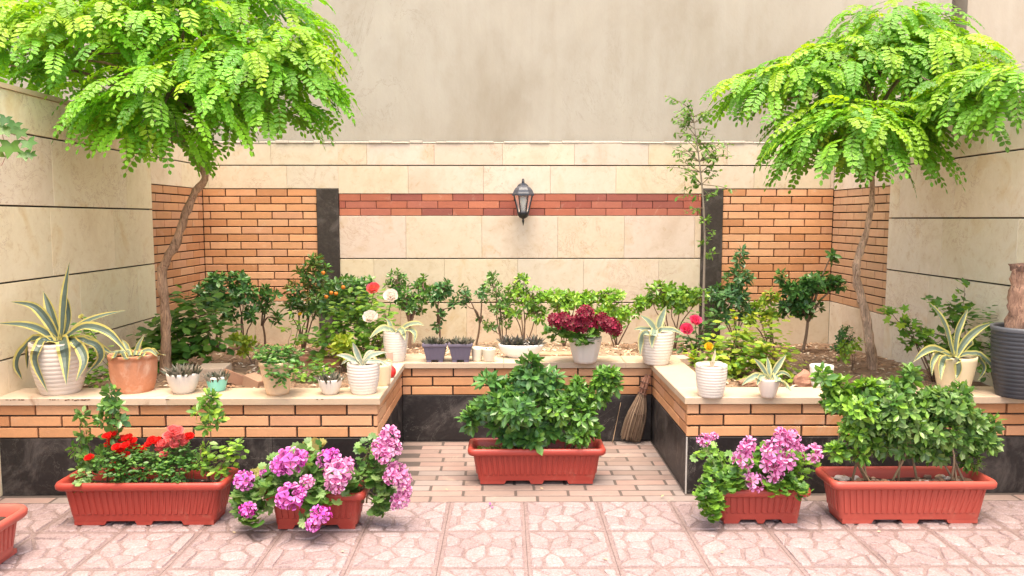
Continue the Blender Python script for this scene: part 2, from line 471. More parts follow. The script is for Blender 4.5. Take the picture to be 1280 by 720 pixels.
for a, b in ((PX[0], PX[1]), (PX[2], PX[3])):
    p_ = MB(); slab(p_, (a+.001, yb, .15), UX, b-a-.002, Z, 1.38, nB, .034, .002, (.040, .034, .030))
    p_.build('black_pillar', M['black'], w)
m_ = MB()                                        # rough mortar bead on top of the stone
x = XL
while x < XR:
    l = R.uniform(.05, .16); hh = R.uniform(.012, .022)
    slab(m_, (x, YB+.018, 1.881), UX, l, Z, hh, nB, .018+R.uniform(0, .012), .004, jit((.50, .44, .36), .08)); x += l
m_.build('mortar_bead', M['mortar'], w)
# plastered houses behind
w = thing('plastered_building', 'tall bare plastered building wall rising above the back garden wall', 'building', (0, YB+.3, 0))
xe = at(1184.5, 40, YB+.10).x
pb = MB(); box(pb, -7, xe, YB+.06, YB+.24, 1.885, 4.6, (.375, .348, .293)); box(pb, -7, XL-.3, YB+.06, YB+.24, 0, 1.885, (.375, .348, .293))
pb.build('wall', M['plaster'], w)
w = thing('plastered_building', 'neighbouring plastered building wall at the top right, beside a gap of rough blocks', 'building', (4, YB+.5, 0))
xa = at(1208, 40, YB+.45).x
pb = MB(); box(pb, xa, 8, YB+.45, YB+.75, 0, 4.6, (.42, .38, .315)); pb.build('wall', M['plaster'], w)
pb = MB()
for k in range(26):
    z = 1.0+k*.14
    slab(pb, (xe-.05, YB+.8+R.uniform(0, .02), z), UX, xa-xe+.12, V((.0, 0, 1)), .122, nB, .18+R.uniform(-.03, .03), .012, jit((.20, .17, .15), .2))
pb.build('rough_block_edge', M['mortar'], w)

# ------------------------------------------------------------------ raised planter
pl = thing('raised_planter', 'U-shaped raised masonry planter with brick band, black plinth and stone coping', 'planter', (0, 4, 0))
core = MB(); g = .018
K = (.05, .042, .036)
box(core, XL+.001, NX0-g, YF+g, YF+.12, 0, ZC-.002, K); box(core, NX1+g, XR-.001, YF+g, YF+.12, 0, ZC-.002, K)
box(core, NX0-.13, NX0-g, YF+.121, YN+g, 0, ZC-.002, K); box(core, NX1+g, NX1+.13, YF+.121, YN+g, 0, ZC-.002, K)
box(core, NX0-.13, NX1+.13, YN+g+.001, YN+.12, 0, ZC-.002, K)
core.build('core', M['mortar'], pl)
def face(o, u, n, W, seed, ph=0):
    b = MB(); bricks(b, V(o)+Z*ZB, u, n, W, ZC-ZB-.001, 3, OR, t=g-.002, ph=ph, seed=seed, j=.009); b.build('brick_facing', M['brick'], pl)
    r = random.Random(seed); b = MB(); x = 0
    while x < W:
        l = min(r.uniform(.55, .8), W-x)
        slab(b, V(o)+V(u)*x+Z*.001, u, l-.0012, Z, ZB-.002, n, g-.001+r.uniform(-.0006, .0006), .0012, jit((.020, .018, .019), .2, r)); x += l
    b.build('black_plinth', M['black'], pl)
face((XL+.002, YF+g, 0), UX, nB, NX0-XL-.002, 31)
face((NX1, YF+g, 0), UX, nB, XR-NX1-.002, 32, 1)
face((NX0-g, YF+.002, 0), UY, nL, YN-YF-.002, 33)
face((NX1+g, YF+.002, 0), UY, nR, YN-YF-.002, 34)
face((NX0+.001, YN+g, 0), UX, nB, NX1-NX0-.002, 35, 1)
edge = MB()
tube(edge, [(NX1+.001, YF+.001, .001), (NX1+.001, YF+.001, ZB)], .004, (.45, .43, .40), 6); edge.build('corner_strip', M['metal'], pl)
CC = [(.48, .37, .265), (.52, .41, .305), (.45, .345, .24), (.505, .39, .28)]
def coping(x0, x1, y0, y1, along, seed):
    r = random.Random(seed); b = MB(); s = 0; W = x1-x0 if along == 'x' else y1-y0
    while s < W-.001:
        l = r.uniform(.7, .95)
        if W-s-l < .25: l = W-s
        c = jit(r.choice(CC), .06, r); t = HP-ZC+r.uniform(-.0012, .0012)
        if along == 'x': slab(b, (x0+s+.0006, y0, ZC), UX, l-.0012, UY, y1-y0, Z, t, .004, c)
        else: slab(b, (x0, y0+s+.0006, ZC), UX, x1-x0, UY, l-.0012, Z, t, .004, c)
        s += l
    b.build('coping', M['coping'], pl)
OV = .016
coping(XL+.002, NX0+OV, YF-OV, YF+CW, 'x', 41)
coping(NX1-OV, XR-.002, YF-OV, YF+CW, 'x', 42)
coping(NX0-CW+.02, NX0+OV, YF+CW+.001, YN-OV-.001, 'y', 43)
coping(NX1-OV, NX1+CW-.02, YF+CW+.001, YN-OV-.001, 'y', 44)
coping(NX0-CW+.02, NX1+CW-.02, YN-OV, YN+CW, 'x', 45)
# broken, rust stained spots along the front edge of the left coping
b = MB(); r = random.Random(77)
for x0, x1, n in ((8, 28, 7), (62, 112, 22), (205, 214, 3), (395, 404, 2)):
    b = MB()
    for _ in range(n):
        p = at(r.uniform(x0, x1), r.uniform(496.5, 501), YF-OV-.0006); p.z = min(max(p.z, ZC+.006), HP-.007); q = r.uniform(.004, .012); h = r.uniform(.0015, .0035)
        ring = [p+V((math.cos(a)*q*r.uniform(.6, 1.1), 0, math.sin(a)*h*r.uniform(.6, 1.2))) for a in (i*.785 for i in range(8))]
        b.add([p-V((0, .0012, 0))]+ring, [(0, i+1, (i+1) % 8+1) for i in range(8)], jit((.13, .05, .025), .3, r))
    b.build('chipped_edge', M['mortar'], pl)
# soil bed
sb = MB(); st = .04
nx = int((XR-XL)/st); ny = int((YB-3.6)/st)
def gp(i, j): x = XL+.004+(XR-XL-.008)*i/nx; y = 3.60+(YB-3.602)*j/ny; return x, y
vs = []
for j in range(ny+1):
    for i in range(nx+1):
        x, y = gp(i, j); z = soil_z(x, y)
        if y < YF+CW+.02: z = min(z, ZC-.012)
        if NX0-.2 < x < NX1+.2 and y < YN+CW+.02: z = min(z, ZC-.012)
        vs.append((x, y, z))
fs = []; fc = []
for j in range(ny):
    for i in range(nx):
        x, y = gp(i, j); x2, y2 = gp(i+1, j+1)
        if x2 > NX0-.14 and x < NX1+.14 and y < YN+.05: continue
        t = smooth((x-NX0)/.2)*smooth((NX1-x)/.2)
        fs.append((j*(nx+1)+i, j*(nx+1)+i+1, (j+1)*(nx+1)+i+1, (j+1)*(nx+1)+i))
        fc.append(jit(mix((.33, .21, .13), (.42, .30, .20), t), .12))
sb.v = vs; sb.f = fs; sb.c = fc
sb.build('soil', M['soil'], smooth=True)['kind'] = 'structure'
lit = MB()
for k in range(5200):
    x = R.uniform(XL+.03, XR-.03); y = R.uniform(3.76, YB-.03)
    if NX0-.22 < x < NX1+.22 and y < YN+CW+.01: continue
    z = soil_z(x, y)
    if y < YF+CW+.06: z = min(z, ZC-.012)
    a = R.uniform(0, 6.28); s = R.uniform(.006, .022); tl = R.uniform(-.4, .4)
    d = V((math.cos(a), math.sin(a), tl)); e = V((-math.sin(a), math.cos(a), R.uniform(-.3, .3)))
    p = V((x, y, z+.004+s*.3))
    inn = NX0 < x < NX1
    c = R.choice([(.44, .28, .16), (.32, .18, .10), (.54, .40, .27), (.20, .11, .06), (.62, .52, .40)]) if not inn else R.choice([(.52, .38, .24), (.60, .47, .33), (.38, .24, .14), (.48, .36, .25)])
    lit.add([p-d*s-e*s*.4, p-d*s*.2-e*s*.55+Z*s*.2, p+d*s, p+e*s*.5+Z*s*.15], [(0, 1, 2, 3)], jit(c, .2))
lit.build('leaf_litter', M['chip'])['kind'] = 'stuff'

# ------------------------------------------------------------------ leaves, flowers
def perp(d):
    a = V((0, 0, 1)) if abs(d.z) < .9 else V((1, 0, 0))
    s = d.cross(a).normalized(); return s, s.cross(d).normalized()
def rdir(r=R):
    while True:
        v = V((r.uniform(-1, 1), r.uniform(-1, 1), r.uniform(-1, 1)))
        if .05 < v.length < 1: return v.normalized()
def leaf(mb, p, d, n, L, W, col, curl=.15, fold=.18, ob=.62):
    d = d.normalized(); s = d.cross(n)
    if s.length < .01: s = perp(d)[0]
    s.normalize(); n = s.cross(d)
    def pt(t, w, k): return p+d*(L*t)+s*(w*W*.5)-n*(curl*L*t*t)-n*(k*fold*W*.5)
    vs = [p, pt(.32, -.72, -.0), pt(.32, 0, 1), pt(.32, .72, 0), pt(ob+.06, -.92, 0), pt(ob+.06, 0, 1), pt(ob+.06, .92, 0), pt(1, 0, .4)]
    mb.add(vs, [(0, 2, 1), (0, 3, 2), (1, 2, 5, 4), (2, 3, 6, 5), (4, 5, 7), (5, 6, 7)], col)
def round_leaf(mb, p, d, n, S, col, lobes=7, depth=.16, cup=.2):
    """Scalloped or lobed leaf on a short stalk (geranium, vine)."""
    d = d.normalized(); s = d.cross(n)
    if s.length < .01: s = perp(d)[0]
    s.normalize(); n = s.cross(d)
    c = p+d*S*.15; k = lobes*2; vs = [c]
    for i in range(k+1):
        th = -2.6+5.2*i/k
        r = S*.5*(1+(depth if i % 2 else -depth))*(1 if depth < .2 else (1.25-.3*abs(th)/2.6))
        vs.append(c+d*(S*.12)+d*(r*math.cos(th))+s*(r*math.sin(th))+n*(cup*S*(.25+.2*(i % 2))))
    for i in range(k): mb.add([vs[0], vs[i+1], vs[i+2]], [(0, 1, 2)], jit(col, .06))
def whorl(mb, p, ax, n, L, W, colf, spread=(45, 85), r=R, curl=.15):
    ax = ax.normalized(); s, t = perp(ax); a0 = r.uniform(0, 6.28)
    for i in range(n):
        a = a0+i*2.4+r.uniform(-.25, .25); el = rad(spread[0]+(spread[1]-spread[0])*(1-i/max(n-1, 1))*r.uniform(.75, 1.1))
        q = s*math.cos(a)+t*math.sin(a)
        d = ax*math.cos(el)+q*math.sin(el)
        nn = (ax*math.sin(el)-q*math.cos(el))
        l = L*r.uniform(.7, 1.12)*(.72+.28*(1-i/max(n-1, 1)))
        leaf(mb, p-ax*(L*.22*(1-i/max(n-1, 1)))+q*.002, d+rdir(r)*.12, nn, l, W*l/L, colf(), curl*r.uniform(.3, 1.8))
DENS = 1.7
def lobe_pts(lobes, Y, r=R, dk=.8, dens=1):
    """(point, outward direction, rank) in a list of leaf clumps given as photo px, py, rx, ry, count[, depth shift]."""
    out = []
    for lb in lobes:
        cx, cy, rx, ry, n = lb[:5]; dy = lb[5] if len(lb) > 5 else 0
        c = at(cx, cy, Y+dy); k = mpp(Y+dy); ax, az = rx*k, ry*k; ay = min(max(ax, az)*dk, .26)
        for _ in range(int(n*DENS*dens+.5)):
            d = rdir(r); q = r.uniform(.35, 1.0)**.6
            p = c+V((d.x*ax*q, d.y*ay*q, d.z*az*q))
            out.append((p, V((d.x/ax*az, d.y, d.z+.45)).normalized(), c, q))
    return out
def palette(cols, r=R):
    def f():
        return jit(mix(r.choice(cols), r.choice(cols), r.random()), .18, r)
    return f
DARK = [(0.057, 0.165, 0.043), (0.043, 0.126, 0.035), (0.081, 0.214, 0.05), (0.106, 0.261, 0.057)]
MID = [(0.084, 0.21, 0.039), (0.119, 0.266, 0.048), (0.063, 0.168, 0.035), (0.168, 0.329, 0.056)]
LIGHT = [(0.185, 0.37, 0.039), (0.265, 0.476, 0.053), (0.132, 0.291, 0.034), (0.37, 0.568, 0.06)]
LIME = [(.36, .46, .04), (.50, .56, .06), (.26, .40, .035)]
BLUEG = [(0.072, 0.189, 0.075), (0.109, 0.254, 0.094), (0.055, 0.145, 0.058), (0.145, 0.304, 0.102)]
PALEG = [(0.13, 0.247, 0.072), (0.195, 0.325, 0.098), (0.247, 0.377, 0.13), (0.098, 0.202, 0.058)]
GREENL = [(.17, .37, .03), (.24, .44, .04), (.13, .30, .028)]
STEMC = (.16, .10, .065)
def shrub(root, base, Y, lobes, L, W, cols, nl=7, stemr=.006, kind='whorl', mat='gloss', stems=True, twig=.5, stem_col=STEMC, spread=(35, 88), seed=0, fname='foliage', curl=.15, young=None, fork=None, bspread=.008, dens=1, branch=False):
    r = random.Random(seed*13+5); fo = MB(); st = MB(); cf = palette(cols, r); yf = palette(young, r) if young else cf
    base = V(base); root_p = base
    if fork:
        fk = at(fork[0], fork[1], Y); tube(st, spline([base-Z*.02, base.lerp(fk, .5)+V((.008, 0, 0)), fk], 8), [stemr*(1.25-.3*i/8) for i in range(9)], stem_col, 7); base = fk
    mains = []
    for li, lb in enumerate(lobes):
        dy = lb[5] if len(lb) > 5 else 0
        c = at(lb[0], lb[1], Y+dy); k = mpp(Y)
        if stems and branch and li % 3 and mains:
            a0 = min((m for m in mains), key=lambda m: (m[1]-c).length); a0 = a0[0].lerp(a0[1], r.uniform(.35, .6))
            tube(st, spline([a0, a0.lerp(c, .5)+V((r.uniform(-.02, .02), r.uniform(-.02, .02), .02)), c], 8), [stemr*(.75-.45*i/8) for i in range(9)], jit(stem_col, .2, r), 6)
        elif stems:
            mains.append((base.lerp(c, .45), c)); m1 = base.lerp(c, .4)+V((r.uniform(-.02, .02), r.uniform(-.02, .02), .03)); m2 = base.lerp(c, .75)+V((r.uniform(-.015, .015), 0, .01))
            tube(st, spline([base+V((r.uniform(-bspread, bspread), r.uniform(-1, 1)*min(bspread, .02), -.02)), m1, m2, c], 8), [stemr*(1-.65*i/8) for i in range(9)], jit(stem_col, .2, r), 6)
    for p, d, c, q in lobe_pts(lobes, Y, r, .8, dens):
        p.z = max(p.z, .035)
        if p.y > YB-.06: p.y = YB-.06-r.uniform(0, .05)
        if p.x < XL+.06: p.x = XL+.06
        if p.x > XR-.06: p.x = XR-.06
        if stems and r.random() < twig:
            a = c.lerp(p, .15)
            tube(st, [a, a.lerp(p, .5)+V((0, 0, .004)), p-d*.005], [stemr*.4, stemr*.32, stemr*.22], jit(stem_col, .25, r), 5, False)
        f = yf if (young and d.z > .35 and q > .7 and r.random() < .75) else cf
        if kind == 'whorl': whorl(fo, p, d+rdir(r)*.35, nl, L, W, f, spread, r, curl)
        elif kind == 'round':
            for _ in range(nl):
                e = (d+rdir(r)*.8); round_leaf(fo, p+rdir(r)*L*.6, V((e.x, e.y, e.z*.4-.1)), V((rdir(r)*.5+V((0, -.35, .8)))), L*r.uniform(.7, 1.15), f(), W[0], W[1])
        else:                                   # loose: pairs along a short twig
            ax = (d+rdir(r)*.5).normalized(); s, t = perp(ax)
            for i in range(nl):
                q_ = p+ax*(i*L*.42); sd = s*(1 if i % 2 else -1)+rdir(r)*.25
                leaf(fo, q_, sd+ax*.5+V((0, 0, -.15)), V((0, -.3, 1))+rdir(r)*.35, L*r.uniform(.7, 1.1), W*r.uniform(.8, 1.1), f(), curl)
    if stems: st.build('stem', M['twig'], root, True)
    if fo.f: fo.build(fname, M[mat], root)
    return st

def petal(mb, p, d, n, L, W, c0, c1, cup=.25, mid=.55):
    d = d.normalized(); s = d.cross(n)
    if s.length < .01: s = perp(d)[0]
    s.normalize(); n = s.cross(d)
    def pt(t, w, h=0): return p+d*(L*t)+s*(W*.5*w)+n*(cup*L*(t*t)+h*L)
    vs = [p, pt(.4, -.6), pt(.4, .6), pt(.8, -1.0, .03), pt(.85, 0, -.04), pt(.8, 1.0, .03), pt(1.02, -.55), pt(1.0, .5)]
    mb.add(vs, [(0, 2, 1)], c0); mb.add(vs, [(1, 2, 4), (1, 4, 3), (2, 5, 4)], mix(c0, c1, mid)); mb.add(vs, [(3, 4, 7, 6), (4, 5, 7)], c1)
def geranium_head(seed, Rr, outer, inner, n=22, ps=1.0):
    """A ball of five-petalled florets with a dark throat."""
    r = random.Random(seed); mb = MB()
    k = 0
    for i in range(n):
        zf = 1-1.45*(i+.5)/n; th = i*2.399+r.uniform(-.3, .3); q = math.sqrt(max(0, 1-zf*zf))
        ax = V((q*math.cos(th), q*math.sin(th), zf)); p = ax*Rr*r.uniform(.60, 1.12)
        s, t = perp(ax); a0 = r.uniform(0, 6.28); S = Rr*ps*r.uniform(.62, .84)
        tube(mb, [V((0, 0, -Rr*.6)), p], [.0012, .001], (.14, .22, .05), 3, False)
        o = jit(r.choice(outer), .12, r)
        for j in range(5):
            a = a0+j*1.2566; d = s*math.cos(a)+t*math.sin(a)+ax*.25
            up = j in (0, 1)
            petal(mb, p, d, ax, S, S*.68, inner if up else mix(inner, o, .75), jit(o, .08, r), .10, .15 if up else .7)
    return mb
def rose_head(seed, Rr, outer, inner, rings=((0, 3, .45), (18, 4, .65), (42, 5, .85), (68, 6, 1.0))):
    r = random.Random(seed); mb = MB()
    for el, n, sz in rings:
        a0 = r.uniform(0, 6.28)
        for j in range(n):
            a = a0+j*6.283/n+r.uniform(-.15, .15)
            q = V((math.cos(a), math.sin(a), 0)); e = rad(el+r.uniform(-6, 6))
            d = Z*math.cos(e)+q*math.sin(e); nn = Z*math.sin(e)-q*math.cos(e)
            c = mix(inner, outer, sz*r.uniform(.75, 1.1))
            petal(mb, q*Rr*.10*sz-Z*Rr*.3, d, nn, Rr*(.75+.35*sz), Rr*(.75+.45*sz), mix(c, inner, .5), c, .38)
    return mb
HEADS = {}
def heads(kind, n, fn):
    lst = []
    for i in range(n):
        mb = fn(i); me = mb.build('flower_head', M['petal'])
        lst.append(me.data); bpy.data.objects.remove(me)
    HEADS[kind] = lst
MAG = [(.80, .11, .64), (.84, .20, .74), (.74, .07, .54), (.86, .36, .78)]
PNK = [(.80, .42, .66), (.84, .54, .74), (.78, .34, .60)]
heads('magenta', 3, lambda i: geranium_head(100+i, 1.0, MAG, (.20, .008, .10), 13))
heads('pink', 3, lambda i: geranium_head(120+i, 1.0, PNK, (.30, .015, .16), 13))
heads('striped', 3, lambda i: geranium_head(140+i, 1.0, [(.80, .42, .70), (.76, .30, .62)], (.34, .008, .14), 9))
heads('maroon', 3, lambda i: geranium_head(160+i, 1.0, [(.26, .008, .040), (.36, .014, .065), (.18, .005, .025)], (.16, .004, .02), 40, .62))
heads('red', 3, lambda i: rose_head(180+i, 1.0, (.80, .022, .016), (.58, .010, .010)))
heads('coral', 3, lambda i: rose_head(200+i, 1.0, (.84, .26, .25), (.72, .10, .11)))
heads('hot_pink', 2, lambda i: rose_head(220+i, 1.0, (.86, .12, .27), (.74, .04, .13)))
heads('orange_pink', 1, lambda i: rose_head(230+i, 1.0, (.82, .13, .20), (.85, .30, .04)))
heads('white', 2, lambda i: rose_head(240+i, 1.0, (.86, .85, .82), (.84, .66, .50)))
heads('pale_yellow', 1, lambda i: rose_head(260+i, 1.0, (.74, .72, .30), (.66, .66, .22)))
heads('yellow', 1, lambda i: rose_head(250+i, 1.0, (.80, .58, .03), (.75, .45, .02)))
def flower(root, kind, p, r, face=(0, -.5, 1), label=None, name='flower_head', stem_from=None, stem_r=.0018):
    o = bpy.data.objects.new(name, R.choice(HEADS[kind])); COL.objects.link(o); o.parent = root
    o.location = V(p)-ORG[root.name]; d = V(face)+rdir()*.2
    o.rotation_euler = (d.to_track_quat('Z', 'Y') @ Matrix.Rotation(R.uniform(0, 6.28), 3, 'Z').to_quaternion()).to_euler()
    o.scale = (r, r, r)
    if label: o['label'] = label
    return o

# ------------------------------------------------------------------ trees
def frond(mb, p, d, L, cf, r, ll=.05, lw=.027, pairs=8):
    d = d.normalized(); seg = pairs+1; pts = [p]; q = p.copy(); dd = d.copy()
    for i in range(seg):
        dd = (dd+V((0, 0, -.14-.05*r.random()))).normalized(); q = q+dd*(L/seg); pts.append(q.copy())
    col = cf()
    tube(mb, [pts[0], pts[len(pts)//2], pts[-1]], [.0016, .0013, .0008], (.20, .30, .05), 3, False)
    s0 = d.cross(Z)
    if s0.length < .1: s0 = V((1, 0, 0))
    s0.normalize(); roll = r.uniform(-.5, .5)
    for i in range(1, seg+1):
        t = (pts[i]-pts[i-1]).normalized(); n = s0.cross(t).normalized()
        s = s0*math.cos(roll)+n*math.sin(roll); n2 = s.cross(t)
        size = (1-.35*abs(i/seg-.5)*2)*r.uniform(.85, 1.1)
        ends = [(s, 1), (s, -1)] if i < seg else [(s, 0)]
        for sv, sg in ends:
            ld = (sv*sg*1.0+t*(.45 if sg else 1)+V((0, 0, -.22))+rdir(r)*.10).normalized()
            nn = (n2 if n2.z > 0 else -n2)+rdir(r)*.25
            b = pts[i]; Lf = ll*size; Wf = lw*size
            ss = ld.cross(nn).normalized(); nn = ss.cross(ld)
            c = jit(col, .1, r)
            vs = [b, b+ld*Lf*.3+ss*Wf*.46, b+ld*Lf*.72+ss*Wf*.44, b+ld*Lf*1.0-nn*Lf*.06, b+ld*Lf*.72-ss*Wf*.44, b+ld*Lf*.3-ss*Wf*.46]
            m = b+ld*Lf*.5-nn*Wf*.12
            mb.add(vs+[m], [(0, 1, 2, 6), (2, 3, 4, 6), (4, 5, 0, 6)], c)
def crown(root, lobes, seed, cols, young, keep, origin):
    """Umbrella crown: fronds arch outward and down from the upper shells of several flat domes."""
    r = random.Random(seed); mb = MB(); limbs = []
    cf, yf = palette(cols, r), palette(young, r)
    for (px, py, Y, ax, ay, az, n, yb) in lobes:
        c = at(px, py, Y); limbs.append(c)
        for _ in range(int(n*1.75)):
            d = rdir(r)
            if d.z < -.25: d.z = -d.z
            q = r.uniform(.45, 1)**.5
            p = c+V((d.x*ax*q, d.y*ay*q, d.z*az*q))
            if not keep(p): continue
            hv = V((d.x+r.uniform(-.5, .5), d.y+r.uniform(-.5, .5), 0))
            if hv.length < .1: hv = V((1, 0, 0))
            hv.normalize()
            fd = hv+Z*(r.uniform(-.35, .45)+.35*max(d.z, 0))
            y_ = d.z > .25 and q > .75 and r.random() < yb+.25  # yellower upper fronds: new growth, plus the glow of top light put into colour
            frond(mb, p-hv*.06, fd, r.uniform(.20, .30), yf if y_ else cf, r, r.uniform(.042, .062), r.uniform(.024, .035), r.choice((7, 8, 8, 9)))
    mb.build('crown', M['tree'], root)
    return limbs
def tree(label, trunk_px, Ys, rads, lobes, seed, cols, young, keep, bark):
    pts = [at(x, y, Ys[0]+(Ys[1]-Ys[0])*i/(len(trunk_px)-1)) for i, (x, y) in enumerate(trunk_px)]
    b = pts[0].copy(); b.z = soil_z(b.x, b.y)-.02; pts[0] = b
    root = thing('locust_tree', label, 'tree', b, 'umbrella shaped locust trees in the planter corners')
    limbs = crown(root, lobes, seed, cols, young, keep, pts[-1])
    tr = MB(); r = random.Random(seed); m = 40
    sp = spline(pts, m); tube(tr, sp, [interp(rads, i/m) for i in range(m+1)], bark, 14, True, .55)
    for c in limbs:
        a = pts[-1]+rdir(r)*.01
        mid = a.lerp(c, .5)+V((0, 0, .06))
        tube(tr, spline([pts[-2].lerp(pts[-1], .7), mid, c-Z*.05], 10), [.014*(1-.7*i/10) for i in range(11)], (.27, .18, .11), 7, True, .3)
        for _ in range(4):
            e = c+V((r.uniform(-.3, .3), r.uniform(-.2, .2), r.uniform(-.05, .15)))
            tube(tr, spline([mid.lerp(c, r.random()), (mid+e)/2+Z*.05, e], 5), [.006, .005, .004, .003, .002, .0015], (.15, .11, .07), 5, False)
    kn = pts[len(pts)//2]
    tr.build('trunk', M['bark'], root, True)
    return root
TC = [(0.148, 0.401, 0.02), (0.209, 0.504, 0.028), (0.113, 0.313, 0.02), (0.26, 0.574, 0.031)]
TY = [(.27, .48, .025), (.35, .54, .03), (.19, .40, .02)]  # yellow of new growth and of the sunlit crown tops, painted in
tree('locust tree with a crooked trunk and wide bright green crown over the big agave',
     [(207, 470), (208, 428), (206, 385), (203, 338), (219, 306), (232, 268), (244, 240), (257, 222), (247, 202), (233, 184), (221, 168), (208, 140)], (4.45, 4.35),
     [.032, .029, .026, .026, .0235, .021, .020, .021, .0175, .016, .015, .013],
     [(205, 78, 4.35, .72, .5, .34, 120, .55), (95, 62, 4.30, .50, .42, .28, 85, .8), (310, 105, 4.25, .45, .40, .26, 80, .4), (205, 135, 4.05, .46, .34, .20, 70, .25),
      (300, 40, 4.6, .50, .42, .34, 75, .4), (140, 15, 4.6, .52, .42, .30, 75, .7), (370, 95, 4.35, .22, .3, .26, 36, .5), (10, 70, 4.35, .32, .35, .22, 45, .8), (245, -10, 4.5, .5, .4, .25, 60, .5), (175, 160, 4.15, .30, .22, .16, 40, .1), (215, 172, 4.1, .14, .14, .12, 12, 0), (330, 140, 4.2, .30, .25, .14, 28, .1)],
     51, TC, TY, lambda p: not (p.x < XL+.22 and p.z < 2.02), (.42, .27, .17))
tree('locust tree with a pale leaning trunk and tiered green crown beside the dark urn',
     [(1092, 466), (1087, 425), (1080, 385), (1070, 345), (1074, 318), (1084, 285), (1090, 250), (1089, 215), (1087, 180), (1090, 140)], (4.60, 4.5),
     [.031, .027, .023, .0235, .0195, .018, .0165, .0155, .014, .013],
     [(1080, 95, 4.55, .62, .42, .20, 105, .45), (1110, 50, 4.7, .42, .36, .22, 60, .25), (985, 112, 4.5, .36, .30, .15, 55, .6), (1160, 80, 4.45, .36, .32, .18, 60, .75),
      (1078, 182, 4.05, .40, .28, .24, 120, .35), (1020, 165, 4.35, .28, .25, .16, 34, .1), (1225, 128, 3.80, .24, .26, .17, 60, .2), (1270, 122, 3.55, .20, .24, .17, 44, .15), (1190, 140, 4.05, .22, .26, .18, 40, .1), (1150, 160, 4.45, .26, .25, .20, 34, .0)],
     52, [mix(c, (.10, .22, .03), .3) for c in TC], TY, lambda p: not (p.x > XR-.2 and p.z < 2.0), (.56, .40, .29))

# thin sapling before the right-hand pillar
p0 = at(877, 445, 5.25); p0.z = soil_z(p0.x, p0.y)
root = thing('sapling', 'tall thin sapling with a bare pale stem and sparse leaves before the right pillar', 'tree', p0)
st = MB(); px = [(879, 445), (879, 400), (880, 350), (881, 300), (879, 250), (874, 200), (869, 165), (866, 138)]
sp = spline([at(x, y, 5.25) for x, y in px], 24); sp[0] = p0-Z*.02
tube(st, sp, [.0105*(1-.75*i/24) for i in range(25)], (.30, .25, .20), 7)
fo = MB(); r = random.Random(5); cf = palette([(.10, .23, .04), (.15, .30, .05), (.20, .36, .06)], r)
for k in range(72):
    i = r.randrange(13, 25) if k < 63 else r.randrange(4, 13); a = sp[i]; sd = r.choice((-1, 1)); ln = r.uniform(.06, .23)*(1 if i > 12 else .35)
    e = a+V((sd*ln*r.uniform(.5, 1), r.uniform(-.12, .12), ln*r.uniform(-.25, .8)))
    tube(st, [a, a.lerp(e, .5)+Z*.01, e], [.003, .0022, .0012], (.20, .16, .10), 4, False)
    for j in range(r.randrange(7, 13)):
        q = a.lerp(e, r.uniform(.25, 1.05))+rdir(r)*.012
        leaf(fo, q, rdir(r)+V((sd*.5, -.2, -.1)), V((0, -.4, 1))+rdir(r)*.4, r.uniform(.026, .045), r.uniform(.015, .024), cf())
st.build('trunk', M['twig'], root, True); fo.build('crown', M['leaf'], root)

# ------------------------------------------------------------------ planted shrubs
def bed(px, py, Y, name, label, cat, lobes, L, W, cols, group=None, flowers=(), fruits=(), **k):
    b = at(px, py, Y); b.z = soil_z(b.x, b.y)
    root = thing(name, label, cat, b, group)
    st = shrub(root, b, Y, lobes, L, W, cols, seed=int(px), **k)
    if flowers:
        fs = MB()
        for fx, fy, fr, kind in flowers:
            p = at(fx, fy, Y-.10); flower(root, kind, p, fr*mpp(Y), (0, -.8, .7))
            tube(fs, spline([b+Z*.02, b.lerp(p, .5)+V((.01, 0, .02)), p-Z*fr*mpp(Y)*.4], 8), .0028, (.12, .20, .05), 5, False)
        fs.build('flower_stem', M['twig'], root, True)
    for fx, fy in fruits:
        f = MB(); p = at(fx, fy, Y-.14); lathe(f, p, [(.0005, -.014), (.008, -.012), (.013, -.005), (.0138, .002), (.010, .010), (.0005, .013)], (.72, .22, .015), 14)
        f.build('orange_fruit', M['ceramic'], root, True)
    return root
G1 = 'shrubs planted along the foot of the walls'
bed(228, 452, 4.70, 'rose_bush', 'broad leaved rose bush growing around the foot of the crooked trunk', 'shrub',
    [(222, 428, 24, 18, 16), (215, 446, 24, 10, 14), (250, 395, 24, 20, 18), (262, 415, 18, 14, 12), (200, 432, 10, 14, 8)], .074, .052, MID+MID+LIGHT[:1], nl=5, kind='loose', mat='leaf')
bed(272, 428, 5.60, 'dark_shrub', 'dark glossy shrub in the left brick corner of the bed', 'shrub', [(262, 368, 22, 20, 20), (280, 380, 20, 18, 16), (270, 350, 14, 8, 8)], .062, .034, DARK, G1)
bed(304, 426, 5.72, 'dark_shrub', 'dark glossy shrub with thin forked stems before the left brick panel', 'shrub', [(298, 350, 16, 11, 11), (304, 368, 22, 14, 16), (316, 392, 12, 9, 6), (292, 396, 7, 6, 3)], .062, .030, DARK, G1)
bed(331, 428, 5.80, 'young_shrub', 'small young shrub on a single bare leaning stem before the left brick panel', 'shrub', [(336, 366, 15, 12, 10), (329, 382, 11, 8, 6), (345, 398, 7, 8, 4)], .058, .026, DARK+MID[:1], G1, fork=(328, 404), stemr=.007)
bed(318, 446, 4.90, 'sprig_plant', 'low lime green sprig spreading over bare soil in the left bed', 'plant', [(298, 424, 13, 6, 5), (312, 428, 10, 7, 4), (306, 438, 7, 4, 2)], .050, .026, LIME, nl=6, mat='leaf', stemr=.003, dens=1.5)
